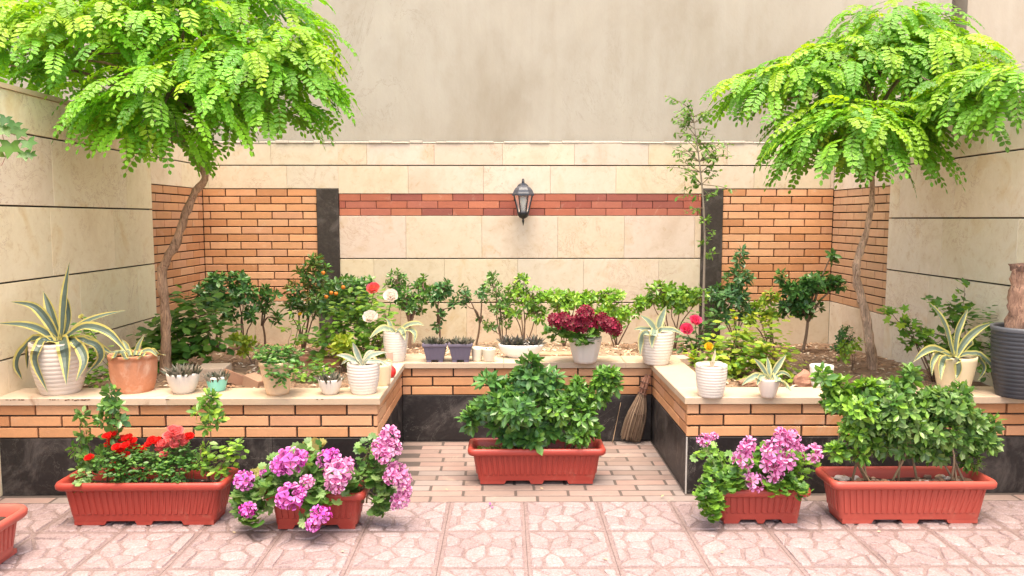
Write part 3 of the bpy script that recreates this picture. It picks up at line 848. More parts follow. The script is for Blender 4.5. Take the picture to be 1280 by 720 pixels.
bed(378, 430, 5.55, 'citrus_shrub', 'tall citrus shrub with bronze young leaves before the left black pillar', 'shrub',
    [(392, 342, 22, 18, 16), (372, 366, 17, 16, 12), (400, 370, 22, 18, 18), (362, 386, 9, 8, 4), (386, 386, 14, 10, 8), (396, 326, 9, 7, 4)], .068, .026, DARK+MID, G1, young=[(.16, .14, .04), (.12, .17, .04), (.10, .18, .03)])
bed(418, 438, 5.30, 'kumquat_shrub', 'dense kumquat shrub dotted with small orange fruits', 'shrub',
    [(432, 358, 32, 15, 24), (455, 362, 18, 16, 12), (418, 380, 28, 16, 20), (445, 390, 26, 18, 20)], .060, .028, DARK+MID, G1,
    fruits=[(429, 359), (438, 363), (420, 367), (414, 366), (408, 371), (404, 341)])
bed(448, 452, 4.80, 'rose_bush', 'leafy rose bush with one orange and pink bloom', 'shrub', [(446, 400, 22, 24, 22), (425, 410, 18, 14, 14), (440, 428, 22, 12, 14), (405, 432, 14, 14, 9), (462, 385, 13, 12, 8)], .058, .040, MID+LIGHT, nl=5, kind='loose', mat='leaf', flowers=[(467, 362, 8.5, 'orange_pink')])
bed(470, 462, 4.58, 'rose_bush', 'rose bush with two white blooms beside the tall white pot', 'shrub', [(472, 425, 18, 18, 14), (484, 402, 10, 14, 8), (458, 438, 18, 12, 10)], .052, .038, MID+LIGHT, nl=5, kind='loose', mat='leaf', flowers=[(463, 398, 9.5, 'white'), (489, 371, 9, 'white')])
bed(428, 455, 4.55, 'sprig_plant', 'upright lime yellow sprig in front of the rose bushes', 'plant', [(430, 428, 9, 9, 5), (419, 436, 9, 5, 3), (432, 446, 8, 5, 2)], .060, .026, LIME, nl=7, mat='leaf', stemr=.003, dens=1.4)
bed(388, 470, 4.25, 'low_weed', 'low leafy weeds behind the bushy beige clay pot', 'plant', [(385, 462, 26, 7, 14), (392, 474, 22, 7, 12), (366, 476, 10, 6, 5)], .034, .026, MID+LIGHT, nl=4, kind='loose', mat='leaf', stemr=.002)
bed(362, 428, 5.0, 'seedling', 'small pale seedling with a yellow bud in front of the citrus shrub', 'plant', [(364, 408, 9, 7, 4), (376, 412, 6, 5, 2), (372, 430, 10, 4, 3)], .040, .030, LIGHT, nl=4, kind='loose', mat='leaf', stemr=.002, flowers=[(375, 393, 2.2, 'yellow')])
bed(150, 488, 3.95, 'climbing_weed', 'leafy weed rising between the big agave pot and the clay pot', 'plant', [(118, 440, 6, 10, 5), (112, 462, 10, 10, 8), (128, 470, 9, 8, 6), (105, 415, 8, 8, 4)], .042, .032, MID+LIGHT, nl=4, kind='loose', mat='leaf', stemr=.002, flowers=[(102, 396, 3.4, 'pale_yellow')])
bed(511, 434, 5.78, 'privet_shrub', 'forked privet shrub with two leafy heads behind the tall white pot', 'shrub',
    [(497, 352, 16, 14, 14), (506, 372, 18, 16, 18), (529, 362, 15, 20, 20), (520, 384, 16, 10, 10), (492, 368, 10, 8, 6)], .050, .024, MID+LIGHT[:1]+DARK, G1, stemr=.011, stem_col=(.26, .17, .12), fork=(512, 402))
bed(549, 434, 5.74, 'young_shrub', 'small shrub with drooping dark leaves behind the grey square pots', 'shrub', [(552, 362, 15, 14, 13), (546, 374, 8, 8, 5), (550, 394, 6, 7, 3), (567, 382, 5, 8, 3), (545, 408, 4, 3, 1)], .058, .028, DARK+BLUEG, G1, fork=(548, 400), stemr=.007)
bed(594, 432, 5.76, 'young_shrub', 'spindly shrub with two small leafy tips behind the little cream cups', 'shrub', [(580, 368, 9, 14, 7), (604, 366, 9, 11, 6), (584, 382, 6, 5, 2), (601, 398, 5, 4, 2)], .050, .024, BLUEG+DARK, G1, fork=(600, 400), stemr=.007)
bed(629, 430, 5.62, 'privet_shrub', 'upright pale green privet shrub behind the white bowl', 'shrub', [(617, 358, 11, 13, 8), (624, 378, 15, 14, 13), (612, 408, 9, 7, 5), (632, 400, 9, 10, 6), (616, 344, 5, 6, 3)], .048, .022, MID+PALEG, G1)
bed(656, 428, 5.62, 'hedge_shrub', 'bright green hedge shrub with twiggy base rising over the white bowl', 'shrub', [(645, 366, 16, 12, 10), (664, 372, 17, 14, 14), (650, 350, 9, 9, 4), (672, 392, 14, 14, 9), (642, 388, 14, 10, 7)], .052, .025, LIGHT+MID, G1, young=GREENL, dens=1.2)
bed(704, 428, 5.65, 'hedge_shrub', 'bright yellow green hedge shrub directly behind the maroon flowers', 'shrub', [(697, 370, 20, 9, 16), (722, 376, 20, 9, 14), (738, 370, 10, 8, 6), (705, 384, 18, 8, 8)], .055, .027, LIGHT, G1, young=GREENL, dens=1.35)
bed(770, 430, 5.62, 'hedge_shrub', 'loose yellow green hedge shrub between the maroon flowers and the agave pot', 'shrub', [(764, 374, 18, 12, 14), (778, 392, 20, 12, 14), (755, 386, 12, 8, 6), (800, 380, 12, 10, 7)], .055, .026, LIGHT, G1, young=GREENL, dens=1.35)
bed(842, 432, 5.60, 'hedge_shrub', 'dense bright hedge shrub behind the agave pot on the back ledge', 'shrub', [(828, 364, 20, 11, 17), (852, 370, 22, 12, 20), (815, 376, 10, 8, 6), (872, 372, 13, 10, 8), (840, 384, 18, 8, 8)], .058, .028, LIGHT+MID[:2], G1, young=GREENL, dens=1.3)
bed(922, 434, 5.72, 'dark_shrub', 'tall dark shrub with a pointed top beside the right black pillar', 'shrub', [(912, 372, 24, 18, 26), (922, 346, 18, 14, 14), (925, 318, 5, 16, 6), (900, 394, 15, 12, 10), (934, 392, 16, 14, 10), (898, 368, 14, 12, 10)], .068, .026, BLUEG+DARK, G1, young=BLUEG)
bed(962, 432, 5.66, 'lime_shrub', 'yellow green shrub between the two dark shrubs on the right', 'shrub', [(963, 374, 11, 12, 9), (948, 384, 9, 8, 5), (962, 396, 11, 10, 8), (936, 398, 10, 8, 4)], .056, .028, LIGHT+LIME, G1)
bed(1003, 434, 5.52, 'round_shrub', 'dark rounded shrub on one bare stem in the right brick corner', 'shrub', [(998, 362, 20, 14, 20), (1022, 352, 20, 13, 18), (984, 384, 11, 13, 9), (1046, 354, 12, 8, 8), (1038, 322, 5, 9, 3), (1008, 384, 22, 11, 16), (978, 348, 6, 8, 4)], .066, .034, DARK+MID[:1], G1, stemr=.010, fork=(1010, 398), stem_col=(.26, .18, .12))
bed(1056, 446, 5.05, 'dark_shrub', 'small dense dark bush low beside the pale leaning trunk', 'shrub', [(1056, 420, 11, 14, 20), (1050, 434, 12, 8, 12)], .030, .016, DARK, G1)
bed(1064, 468, 4.55, 'sprig_plant', 'pale yellow green sprig in front of the small dark bush', 'plant', [(1060, 436, 11, 9, 7), (1070, 430, 8, 7, 4), (1056, 448, 7, 5, 3)], .038, .022, LIME+LIGHT, nl=5, mat='leaf', stemr=.002)
bed(868, 458, 4.85, 'rose_bush', 'rose bush with two bright pink blooms beside the ledge agave', 'shrub', [(874, 420, 13, 13, 10), (866, 436, 13, 10, 8), (882, 400, 8, 6, 3)], .048, .034, MID+DARK, nl=5, kind='loose', mat='leaf', flowers=[(869, 402, 8, 'hot_pink'), (858, 412, 8, 'hot_pink'), (865, 447, 3.2, 'yellow')])
bed(915, 474, 4.35, 'rose_bush', 'yellow green rose bush with one yellow bloom behind the tall white pot', 'shrub', [(905, 442, 20, 9, 10), (932, 442, 16, 10, 8), (918, 416, 11, 10, 6), (872, 462, 13, 9, 8), (890, 452, 14, 8, 8), (912, 452, 22, 8, 10)], .056, .040, LIGHT+LIME, nl=5, kind='loose', mat='leaf', flowers=[(886, 434, 5.5, 'yellow'), (920, 398, 2, 'yellow')])
bed(966, 484, 4.20, 'leafy_plant', 'leafy yellow green plant behind the small blush agave pot', 'plant', [(958, 422, 15, 9, 7), (966, 446, 18, 12, 12), (976, 468, 18, 12, 12), (944, 460, 15, 14, 10), (962, 408, 10, 6, 3), (938, 446, 16, 9, 8)], .050, .032, LIGHT+LIME+MID[:2], nl=5, kind='loose', mat='leaf', young=LIME)
bed(1168, 492, 4.12, 'young_maple', 'loose lobed leaved plant against the right wall', 'plant', [(1150, 408, 15, 8, 7), (1128, 398, 9, 8, 4), (1146, 428, 16, 10, 9), (1170, 444, 15, 16, 10), (1112, 388, 6, 10, 3)], .046, (5, .26), MID+LIGHT, nl=3, dens=.75, kind='round', mat='leaf', stemr=.004)
bed(1204, 488, 4.10, 'vine_plant', 'broad leaved climbing plant behind the cream agave pot by the right wall', 'plant', [(1186, 386, 15, 9, 7), (1204, 400, 15, 14, 9), (1182, 424, 15, 14, 10), (1206, 434, 15, 18, 12), (1206, 366, 7, 9, 2), (1166, 380, 6, 6, 2)], .050, (4, .14), MID+LIGHT[:1], nl=3, dens=.75, kind='round', mat='leaf', stemr=.004)
bed(1246, 486, 3.98, 'leafy_plant', 'small leafy plant squeezed between the wall and the dark urn', 'plant', [(1236, 448, 7, 16, 7), (1257, 398, 6, 9, 4), (1240, 424, 6, 10, 4)], .038, .028, MID, nl=4, kind='loose', mat='leaf', stemr=.003)
# vine hanging over the left wall
root = thing('grape_vine', 'spray of lobed vine leaves hanging on the left wall at the picture edge', 'vine', (XL+.06, 3.3, 1.95))
st = MB(); tube(st, spline([(XL+.03, 3.0, 1.94), at(-30, 130, 3.35), at(0, 160, 3.42), at(28, 172, 3.42), at(40, 182, 3.4)], 14), [.005]*8+[.003]*7, (.20, .13, .08), 6)
tube(st, spline([at(2, 165, 3.4), at(8, 190, 3.38), at(2, 207, 3.36)], 6), .0016, (.3, .12, .09), 4, False)
fo = MB(); r = random.Random(9); cf = palette([(.06, .17, .025), (.09, .22, .03), (.06, .16, .045), (.20, .32, .02)], r)
for x, y, s in [(14, 176, .085), (6, 158, .06), (-6, 150, .08), (34, 174, .06), (26, 160, .055), (20, 152, .05), (-4, 184, .07), (30, 188, .055), (8, 145, .05), (-16, 170, .09), (38, 190, .04)]:
    round_leaf(fo, at(x, y, 3.38), V((r.uniform(-.4, .5), -.3, -.8)), V((.3, -.9, .4))+rdir(r)*.25, s, cf(), 5, .28, .15)
st.build('stem', M['twig'], root, True); fo.build('foliage', M['leaf'], root)

# ------------------------------------------------------------------ pots
WHITE = (.66, .61, .55)
def ribbed(rb, rt, h, n, bulge=.06, lip=.0):
    prof = [(.001, .0), (rb*.9, .0)]
    m = n*6
    for i in range(m+1):
        t = i/m; r = rb+(rt-rb)*(1-(1-t)**2.5)
        ridge = abs(math.sin(math.pi*n*t))**.7
        prof.append((r*(1+.022*ridge), h*t))
    prof += [(rt*1.01, h+.002), (rt*.93, h+.001), (rt*.90, h-.018)]
    return prof
def smooth_pot(rb, rt, h, rim=.0, rimh=.0, pw=1.3):
    prof = [(.001, 0), (rb*.95, 0)]
    for i in range(11):
        t = i/10; prof.append((rb+(rt-rb)*(1-(1-t)**pw), h*(1-rimh)*t))
    if rim: prof += [(rt*(1+rim), h*(1-rimh)+.001), (rt*(1+rim), h*.99)]
    prof += [(rt*(1+rim*.7), h), (rt*.92, h), (rt*.89, h-.02)]
    return prof
def pot(px, py, wt, wb, hpx, label, style, col, name='flower_pot', cat='potted plant', mat='ceramic', group=None, z=HP, ribs=9, soil=True, soilc=(.10, .06, .04), Y=None):
    """Pot whose front foot shows at pixel (px, py) on the surface z; widths and height in photo pixels."""
    e = (px-640)/640; wt /= 1+.19*e*e; wb /= 1+.19*e*e; px -= 3*e      # wide-angle stretch towards the frame's sides
    f = on_z(px, py, z); k = mpp(f.y+.02); rb, rt = wb*k/2, wt*k/2
    c = V((at(px, py, f.y+rb).x, f.y+rb, z)); k = mpp(c.y); rb, rt, h = wb*k/2, wt*k/2, hpx*k*1.03
    root = thing(name, label, cat, c, group)
    mb = MB(); mod = None; n = 44
    if style == 'ribbed': prof = ribbed(rb, rt, h, ribs)
    elif style == 'fluted': prof = smooth_pot(rb, rt, h, 0, 0, 1.7); n = 96; mod = lambda th, t: 1+.014*math.cos(32*th)*(1 if .12 < t < .62 else .15)
    elif style == 'scallop': prof = smooth_pot(rb, rt, h, 0, 0, 1.5); n = 80; mod = lambda th, t: 1+.045*abs(math.sin(5*th))*(1 if t > .1 else .3)
    elif style == 'rim': prof = smooth_pot(rb, rt, h, .05, .14, 1.15)
    elif style == 'bulge': prof = smooth_pot(rb, rt*1.0, h, .03, .1, 2.6)
    else: prof = smooth_pot(rb, rt, h, 0, 0, 1.4)
    lathe(mb, c, prof, col, n, mod)
    mb.build('pot', M[mat], root, True)
    zt = h-.016; root['rim_radius'] = rt*1.03; root['rim_z'] = z+h
    if soil:
        s = MB(); lathe(s, c, [(.001, zt+.004), (rt*.5, zt+.002), (rt*.905, zt-.001)], soilc, 20); s.build('potting_soil', M['soil'], root, True)
    return root, c, rb, rt, h, c+Z*zt
def ribbon(mb, pts, W, gcol, ycol, up=V((0, 0, 1)), n=12, prof=None, margin=.62, chan=.25, droop_tip=True):
    sp = spline(pts, n); prev = None
    L0 = None
    for i in range(n+1):
        t = i/n; d = (sp[min(i+1, n)]-sp[max(i-1, 0)]).normalized()
        s = d.cross(up)
        if s.length < .12 and prev is not None: s = prev.copy()
        elif s.length < .12: s = V((1, 0, 0))-d*d.x
        s.normalize()
        if prev is not None and s.dot(prev) < 0: s = -s
        if prev is not None: s = (s+prev*1.2).normalized()
        prev = s; nn = s.cross(d)
        w = W*.5*(prof(t) if prof else (.62+.38*math.sin(min(1, t*1.9)*math.pi/2))*(1-max(0, (t-.45)/.55)**1.8)+.01)
        row = [sp[i]-s*w+nn*w*chan*1.6, sp[i]-s*w*margin+nn*w*chan*.5, sp[i]-nn*w*chan*.5, sp[i]+s*w*margin+nn*w*chan*.5, sp[i]+s*w+nn*w*chan*1.6]
        if i:
            vs = L0+row
            mb.add(vs, [(0, 1, 6, 5), (3, 4, 9, 8)], jit(ycol, .08)); mb.add(vs, [(1, 2, 7, 6), (2, 3, 8, 7)], jit(gcol, .06))
        L0 = row
AG = (.085, .125, .10); AY = (.50, .44, .13)
def on_cyl(px, py, c, Rr):
    d = ray(px, py); o = V((0, 0, H)); w_ = o-c
    A = d.x**2+d.y**2; B = 2*(w_.x*d.x+w_.y*d.y); D = B*B-4*A*(w_.x**2+w_.y**2-Rr**2)
    return o+d*((-B-math.sqrt(D))/(2*A)) if D > 0 else None
def agave_px(root, base, leaves, gcol=AG, ycol=AY):
    mb = MB(); Rr = root['rim_radius']; rz = root['rim_z']
    for pts, w, dy in leaves:
        px_ = spline([V((x, y, 0)) for x, y in pts], 9); P = []
        for i, q in enumerate(px_):
            p = at(q.x, q.y, base.y+dy*i/9); hd = math.hypot(p.x-base.x, p.y-base.y)
            if i == 0: p = base+(p-base)*.45; p.z = min(p.z, base.z+.03)
            elif hd < Rr+.012 and p.z < rz+.012:
                f = on_cyl(q.x, q.y, base, Rr+.014)
                if f is not None and f.z < rz+.004: p = f
                else: p.z = max(p.z, rz+.012)
            P.append(p)
        ribbon(mb, P, w*mpp(base.y), jit(gcol, .12), ycol, V((0, -.75, .65)), 14)
    mb.build('foliage', M['agave'], root)
def agave(root, base, n, L, W, seed, gcol=(.20, .26, .19), ycol=(.66, .62, .36), elev=(10, 75)):
    r = random.Random(seed); mb = MB()
    for i in range(n):
        az = i*2.4+r.uniform(-.3, .3); e = rad(elev[0]+(elev[1]-elev[0])*(i/(n-1))); l = L*r.uniform(.75, 1.1)
        h = V((math.cos(az), math.sin(az), 0)); d = h*math.cos(e)+Z*math.sin(e)
        dr = (1-e/1.57)*.55*l
        pts = [base+h*.006, base+d*l*.35+Z*.01, base+d*l*.7-Z*dr*.25, base+d*l-Z*dr]
        ribbon(mb, pts, W*r.uniform(.85, 1.1), jit(gcol, .12, r), ycol, Z, 8, chan=.3)
    mb.build('foliage', M['agave'], root)
def tuft(root, base, Rr, n, L, seed, cols):
    """Dense tuft of short pointed succulent leaves."""
    r = random.Random(seed); mb = MB(); cf = palette(cols, r)
    for i in range(n):
        a = r.uniform(0, 6.28); q = Rr*math.sqrt(r.random()); p = base+V((q*math.cos(a), q*math.sin(a), 0))
        d = V((math.cos(a)*q/Rr*.9+r.uniform(-.4, .4), math.sin(a)*q/Rr*.9+r.uniform(-.4, .4), 1)).normalized()
        s, t = perp(d); l = L*r.uniform(.6, 1.15); w = L*.16; b = s*math.cos(a)+t*math.sin(a); c2 = d.cross(b)
        vs = [p+b*w, p-b*w*.5+c2*w*.8, p-b*w*.5-c2*w*.8, p+d*l*.55+b*w*.8+Z*0, p+d*l*.55-b*w*.4+c2*w*.65, p+d*l*.55-b*w*.4-c2*w*.65, p+d*l+b*l*.12]
        mb.add(vs, [(0, 1, 4, 3), (1, 2, 5, 4), (2, 0, 3, 5), (3, 4, 6), (4, 5, 6), (5, 3, 6)], cf())
    mb.build('foliage', M['agave'], root)
HAW = [(.075, .085, .055), (.11, .11, .075), (.19, .155, .11), (.065, .075, .045), (.26, .22, .17)]

# left coping
root, c, rb, rt, h, s = pot(74, 495, 74, 50, 63, 'large white ribbed pot with a chipped side holding the biggest striped agave', 'ribbed', (.66, .59, .52), ribs=12)
ch = MB(); cp = at(54, 472, c.y-rt*.86)                       # the broken flank of the pot
pts2 = [(49, 462), (54, 466), (53, 474), (57, 482), (61, 492), (55, 488), (49, 477)]
P = []
for x, y in pts2:
    q = at(x, y, c.y); d = ray(x, y).normalized(); o = V((0, 0, H)); ww = o-c
    t_ = max(0, min(1, (q.z-c.z)/h)); Rr = (rb+(rt-rb)*(1-(1-t_)**2.5))*1.03
    A_ = d.x**2+d.y**2; B_ = 2*(ww.x*d.x+ww.y*d.y); C_ = ww.x**2+ww.y**2-Rr**2; disc = max(B_*B_-4*A_*C_, 0)
    P.append(o+d*((-B_-math.sqrt(disc))/(2*A_)))
ctr = sum(P, V((0, 0, 0)))/len(P)
for i in range(len(P)): ch.add([ctr, P[i], P[(i+1) % len(P)]], [(0, 1, 2)], (.16, .10, .07))
ch.build('chipped_patch', M['soil'], root)
agave_px(root, s+Z*.01, [
    ([(77, 424), (79, 392), (82, 360), (87, 327)], 10, .02), ([(74, 422), (67, 402), (61, 383), (54, 364)], 13, .06),
    ([(72, 424), (60, 402), (42, 383), (13, 377)], 12, -.02), ([(70, 426), (52, 413), (30, 406), (-4, 404)], 11, -.08),
    ([(80, 424), (100, 406), (126, 395), (157, 388)], 8, .06), ([(82, 422), (106, 408), (136, 416), (161, 443)], 12, -.10),
    ([(78, 424), (79, 428), (82, 448), (83, 481)], 16, -.17), ([(70, 425), (52, 430), (44, 452), (60, 491)], 12, -.15),
    ([(86, 426), (98, 432), (106, 452), (95, 477)], 13, -.15), ([(62, 425), (32, 434), (21, 455), (28, 475)], 12, .02),
    ([(90, 426), (118, 430), (126, 448), (106, 470)], 11, .02), ([(85, 424), (108, 424), (124, 432), (146, 446)], 9, .06),
    ([(80, 424), (86, 400), (84, 380), (82, 370)], 9, .05), ([(66, 424), (44, 424), (36, 440), (34, 462)], 11, .05)])
root, c, rb, rt, h, s = pot(166, 493, 62, 50, 46, 'wide weathered terracotta pot with a small striped agave', 'bulge', (.50, .215, .115), mat='terra')
agave_px(root, s+Z*.005, [([(165, 450), (158, 440), (148, 440), (135, 445)], 7, -.03), ([(166, 450), (170, 438), (174, 428), (181, 418)], 7, .02), ([(168, 450), (178, 440), (188, 438), (197, 446)], 7, -.03), ([(164, 451), (152, 446), (140, 448), (132, 456)], 6, .05), ([(168, 450), (182, 444), (196, 442), (208, 444)], 6, .04), ([(165, 450), (160, 436), (157, 430), (152, 424)], 6, .05)], (.15, .19, .14))
root, c, rb, rt, h, s = pot(228, 493, 43, 26, 25, 'small white fluted bowl of spiky dark succulent left of the mint pot', 'fluted', WHITE)
tuft(root, s, rt*.85, 130, .055, 1, HAW)
root, c, rb, rt, h, s = pot(270, 490, 28, 20, 17, 'small mint green pot with jagged paint edge and spiky succulent', 'plain', (.22, .60, .50))
z_ = MB(); lathe(z_, c+Z*(h-.006), [(rt*1.015, 0), (rt*1.03, .008), (rt*.95, .011)], (.70, .70, .66), 28, lambda th, t: 1+.02*math.sin(9*th)); z_.build('white_rim', M['ceramic'], root, True)
tuft(root, s, rt*.9, 90, .045, 2, HAW)
root, c, rb, rt, h, s = pot(346, 495, 44, 28, 41, 'beige clay pot overflowing with small bushy leaves on the left coping', 'rim', (.70, .50, .32), mat='terra')
shrub(root, s, c.y, [(346, 450, 22, 8, 40), (362, 446, 12, 7, 14), (330, 446, 10, 6, 10), (352, 462, 14, 8, 14, -.06), (354, 470, 9, 5, 8, -.08)], .026, .019, MID+DARK, nl=5, kind='loose', mat='leaf', stems=False, seed=77)
root, c, rb, rt, h, s = pot(412, 494, 31, 18, 19, 'small white fluted bowl of spiky succulent beside the ribbed agave pot', 'fluted', WHITE)
tuft(root, s, rt*.85, 100, .045, 3, HAW)
root, c, rb, rt, h, s = pot(454, 494, 41, 30, 37, 'white ribbed pot with a small pale striped agave at the left coping corner', 'ribbed', WHITE, ribs=10)
agave_px(root, s+Z*.005, [([(452, 456), (448, 446), (444, 436), (441, 428)], 8, .0), ([(450, 457), (440, 449), (430, 445), (420, 444)], 8, -.03), ([(455, 456), (462, 446), (472, 442), (484, 440)], 8, .02), ([(455, 457), (466, 452), (476, 452), (489, 460)], 5, -.04), ([(454, 456), (458, 446), (462, 440), (468, 438)], 6, .05), ([(450, 457), (442, 452), (432, 452), (426, 456)], 6, .05)], (.20, .26, .22), (.52, .47, .30))
root, c, rb, rt, h, s = pot(476, 483, 27, 22, 26, 'plain cream pot half hidden behind the ribbed agave pot', 'plain', (.74, .58, .38))
agave_px(root, s, [([(476, 458), (482, 452), (486, 450), (492, 453)], 4, 0), ([(475, 458), (470, 450), (468, 447), (465, 446)], 4, .02)], (.26, .32, .24))
f = on_z(486, 473, HP); root = thing('watering_jug', 'small round red jug with a pale pink upright handle beside the cream pot', 'jug', f+V((0, .035, 0)))
b = MB(); lathe(b, f+V((0, .035, 0)), [(.001, 0), (.018, 0), (.029, .010), (.034, .026), (.031, .042), (.020, .055), (.012, .060), (.001, .060)], (.60, .03, .03), 24); b.build('body', M['plastic'], root, True)
b = MB(); q = f+V((-.004, .035, 0)); box(b, q.x-.018, q.x+.018, q.y-.005, q.y+.005, .529, .552, (.72, .33, .26)); box(b, q.x-.006, q.x+.022, q.y-.006, q.y+.006, .5521, .60, (.72, .33, .26)); b.build('handle', M['plastic'], root)
root, c, rb, rt, h, s = pot(494, 453, 31, 22, 37, 'tall white ribbed pot at the inner left corner with drooping agave leaves', 'ribbed', WHITE, ribs=12)
agave_px(root, s+Z*.005, [([(496, 418), (508, 407), (522, 404), (530, 407)], 7, -.03), ([(497, 418), (512, 412), (519, 418), (517, 430)], 7, -.05), ([(493, 418), (482, 410), (472, 414), (461, 424)], 9, -.06), ([(495, 418), (500, 412), (504, 416), (507, 426)], 8, -.08), ([(494, 418), (488, 406), (486, 402), (482, 398)], 6, .03)], (.22, .28, .20), (.55, .52, .22))

# back ledge
def square_pot(px, py, label):
    f = on_z(px, py, HP); k = mpp(f.y); wt, wb, hh = 29*k, 21*k, 24*k; c = V((f.x, f.y+wb/2, HP))
    root = thing('square_pot', label, 'potted plant', c, 'grey plastic square pots'); mb = MB()
    def ring(w, z, n=10, rib=0):
        out = []
        for s in range(4):
            for i in range(n):
                t = -1+2*i/n; q = w/2*(1+(rib if i % 2 else 0)); a, b = ((t, -1), (1, t), (-t, 1), (-1, -t))[s]
                out.append((c.x+a*q if abs(a) < 1 else c.x+a*q, c.y+b*q, z))
        return out
    G = (.155, .135, .185)
    rings = [ring(wb, HP+.014), ring(wb*1.04, HP+.02, rib=0), ring(wb*1.05, HP+.024, rib=.02), ring(wt*.95, HP+hh*.78, rib=.02), ring(wt*.97, HP+hh*.82), ring(wt, HP+hh*.84), ring(wt*1.07, HP+hh*.88), ring(wt*1.07, HP+hh), ring(wt*.93, HP+hh), ring(wt*.9, HP+hh*.86)]
    n = 40; vs = [p for r_ in rings for p in r_]
    mb.add(vs, [(j*n+i, j*n+(i+1) % n, (j+1)*n+(i+1) % n, (j+1)*n+i) for j in range(len(rings)-1) for i in range(n)]+[tuple(range(n))], G)
    mb.build('pot', M['plastic'], root)
    for sx in (-1, 1):
        for sy in (-1, 1):
            b = MB(); x = c.x+sx*(wb/2-.014); y = c.y+sy*(wb/2-.014); box(b, x-.013, x+.013, y-.013, y+.013, HP, HP+.0155, G); b.build('foot', M['plastic'], root)
    sl = MB(); box(sl, c.x-wt*.46, c.x+wt*.46, c.y-wt*.46, c.y+wt*.46, HP+hh*.84, HP+hh*.9, (.10, .06, .04)); sl.build('potting_soil', M['soil'], root)
    tuft(root, c+Z*hh*.9, wt*.46, 110, .045, int(px), HAW[:4])
square_pot(543.5, 453, 'grey violet square plastic pot of spiky succulent, the one nearer the tall white pot')
square_pot(575.5, 453, 'grey violet square plastic pot of spiky succulent, the one nearer the cream cups')
root, c, rb, rt, h, s = pot(596.5, 452, 15, 12, 16.5, 'tiny cream cup with bare soil next to the grey square pots', 'plain', (.74, .66, .52), name='cream_cup')
root, c, rb, rt, h, s = pot(611, 453, 17, 13, 16.5, 'tiny cream cup with a small sprout next to the white bowl', 'plain', (.73, .66, .50), name='cream_cup')
tuft(root, s, rt*.4, 6, .03, 9, MID)
f = on_z(652, 450, HP); k = mpp(f.y+.1); c = V((f.x, f.y+.10, HP))
root = thing('oval_bowl', 'low white oval bowl filled with dark spiky succulents on the back ledge', 'potted plant', c); b = MB()
prof = [(.001, 0), (.55, 0), (.62, .004), (.80, .025), (.96, .055), (1.0, .072), (.985, .080), (.93, .078), (.88, .062)]
lathe(b, (0, 0, 0), [(r_*29*k, z_) for r_, z_ in prof], (.78, .76, .73), 48)
b.v = [(x+c.x, y*.55+c.y, z+c.z) for x, y, z in b.v]; b.build('bowl', M['ceramic'], root, True)
b = MB(); lathe(b, (0, 0, 0), [(.001, .07), (26.5*k, .066)], (.10, .06, .04), 30); b.v = [(x+c.x, y*.54+c.y, z+c.z) for x, y, z in b.v]; b.build('potting_soil', M['soil'], root)
r = random.Random(4); mb = MB()
for i in range(13):
    a = r.uniform(-.9, .9); p = c+V((a*26*k, r.uniform(-.4, .4)*26*k*.5, .068))
    for j in range(11):
        az = j*2.4; e = rad(20+55*j/11); d = V((math.cos(az)*math.cos(e), math.sin(az)*math.cos(e), math.sin(e))); l = r.uniform(.05, .085)
        ribbon(mb, [p, p+d*l*.5, p+d*l], .013, jit(r.choice([(.075, .095, .075), (.12, .12, .11), (.17, .16, .15), (.10, .07, .07)]), .2, r), (.14, .14, .12), Z, 4, chan=.4)
mb.build('foliage', M['agave'], root)
root, c, rb, rt, h, s = pot(731.5, 455, 41, 27, 32, 'white scalloped pot of dark maroon geraniums on the back ledge', 'scallop', (.74, .69, .63))
shrub(root, s, c.y, [(700, 416, 18, 8, 9, -.05), (730, 418, 26, 9, 14, -.08), (758, 412, 16, 8, 8, -.05), (732, 408, 36, 8, 12)], .046, (7, .14), MID, nl=3, kind='round', mat='leaf', seed=3, dens=1.4, stemr=.004)
for x, y, r_ in [(694, 400, 9), (704, 402, 10), (716, 406, 11), (731, 393, 10), (731, 406, 10), (751, 402, 10), (762, 406, 10), (768, 413, 8.5)]:
    flower(root, 'maroon', at(x, y, c.y-.12+R.uniform(-.03, .03)), r_*mpp(c.y)*.95)
root, c, rb, rt, h, s = pot(821, 457, 43, 30, 40, 'white ribbed pot with a striped agave at the right end of the back ledge', 'ribbed', WHITE, ribs=11)
agave_px(root, s+Z*.005, [([(820, 418), (816, 408), (809, 400), (800, 394)], 10, .0), ([(823, 418), (824, 405), (828, 394), (833, 382)], 10, .03), ([(823, 419), (832, 413), (842, 413), (856, 418)], 8, -.04), ([(818, 420), (806, 416), (801, 428), (800, 446)], 9, -.07), ([(821, 420), (818, 416), (815, 424), (815, 436)], 9, -.12), ([(818, 418), (806, 412), (798, 411), (792, 412)], 6, .04), ([(822, 418), (826, 410), (827, 404), (826, 400)], 8, .05)], (.16, .22, .17), (.52, .49, .24))

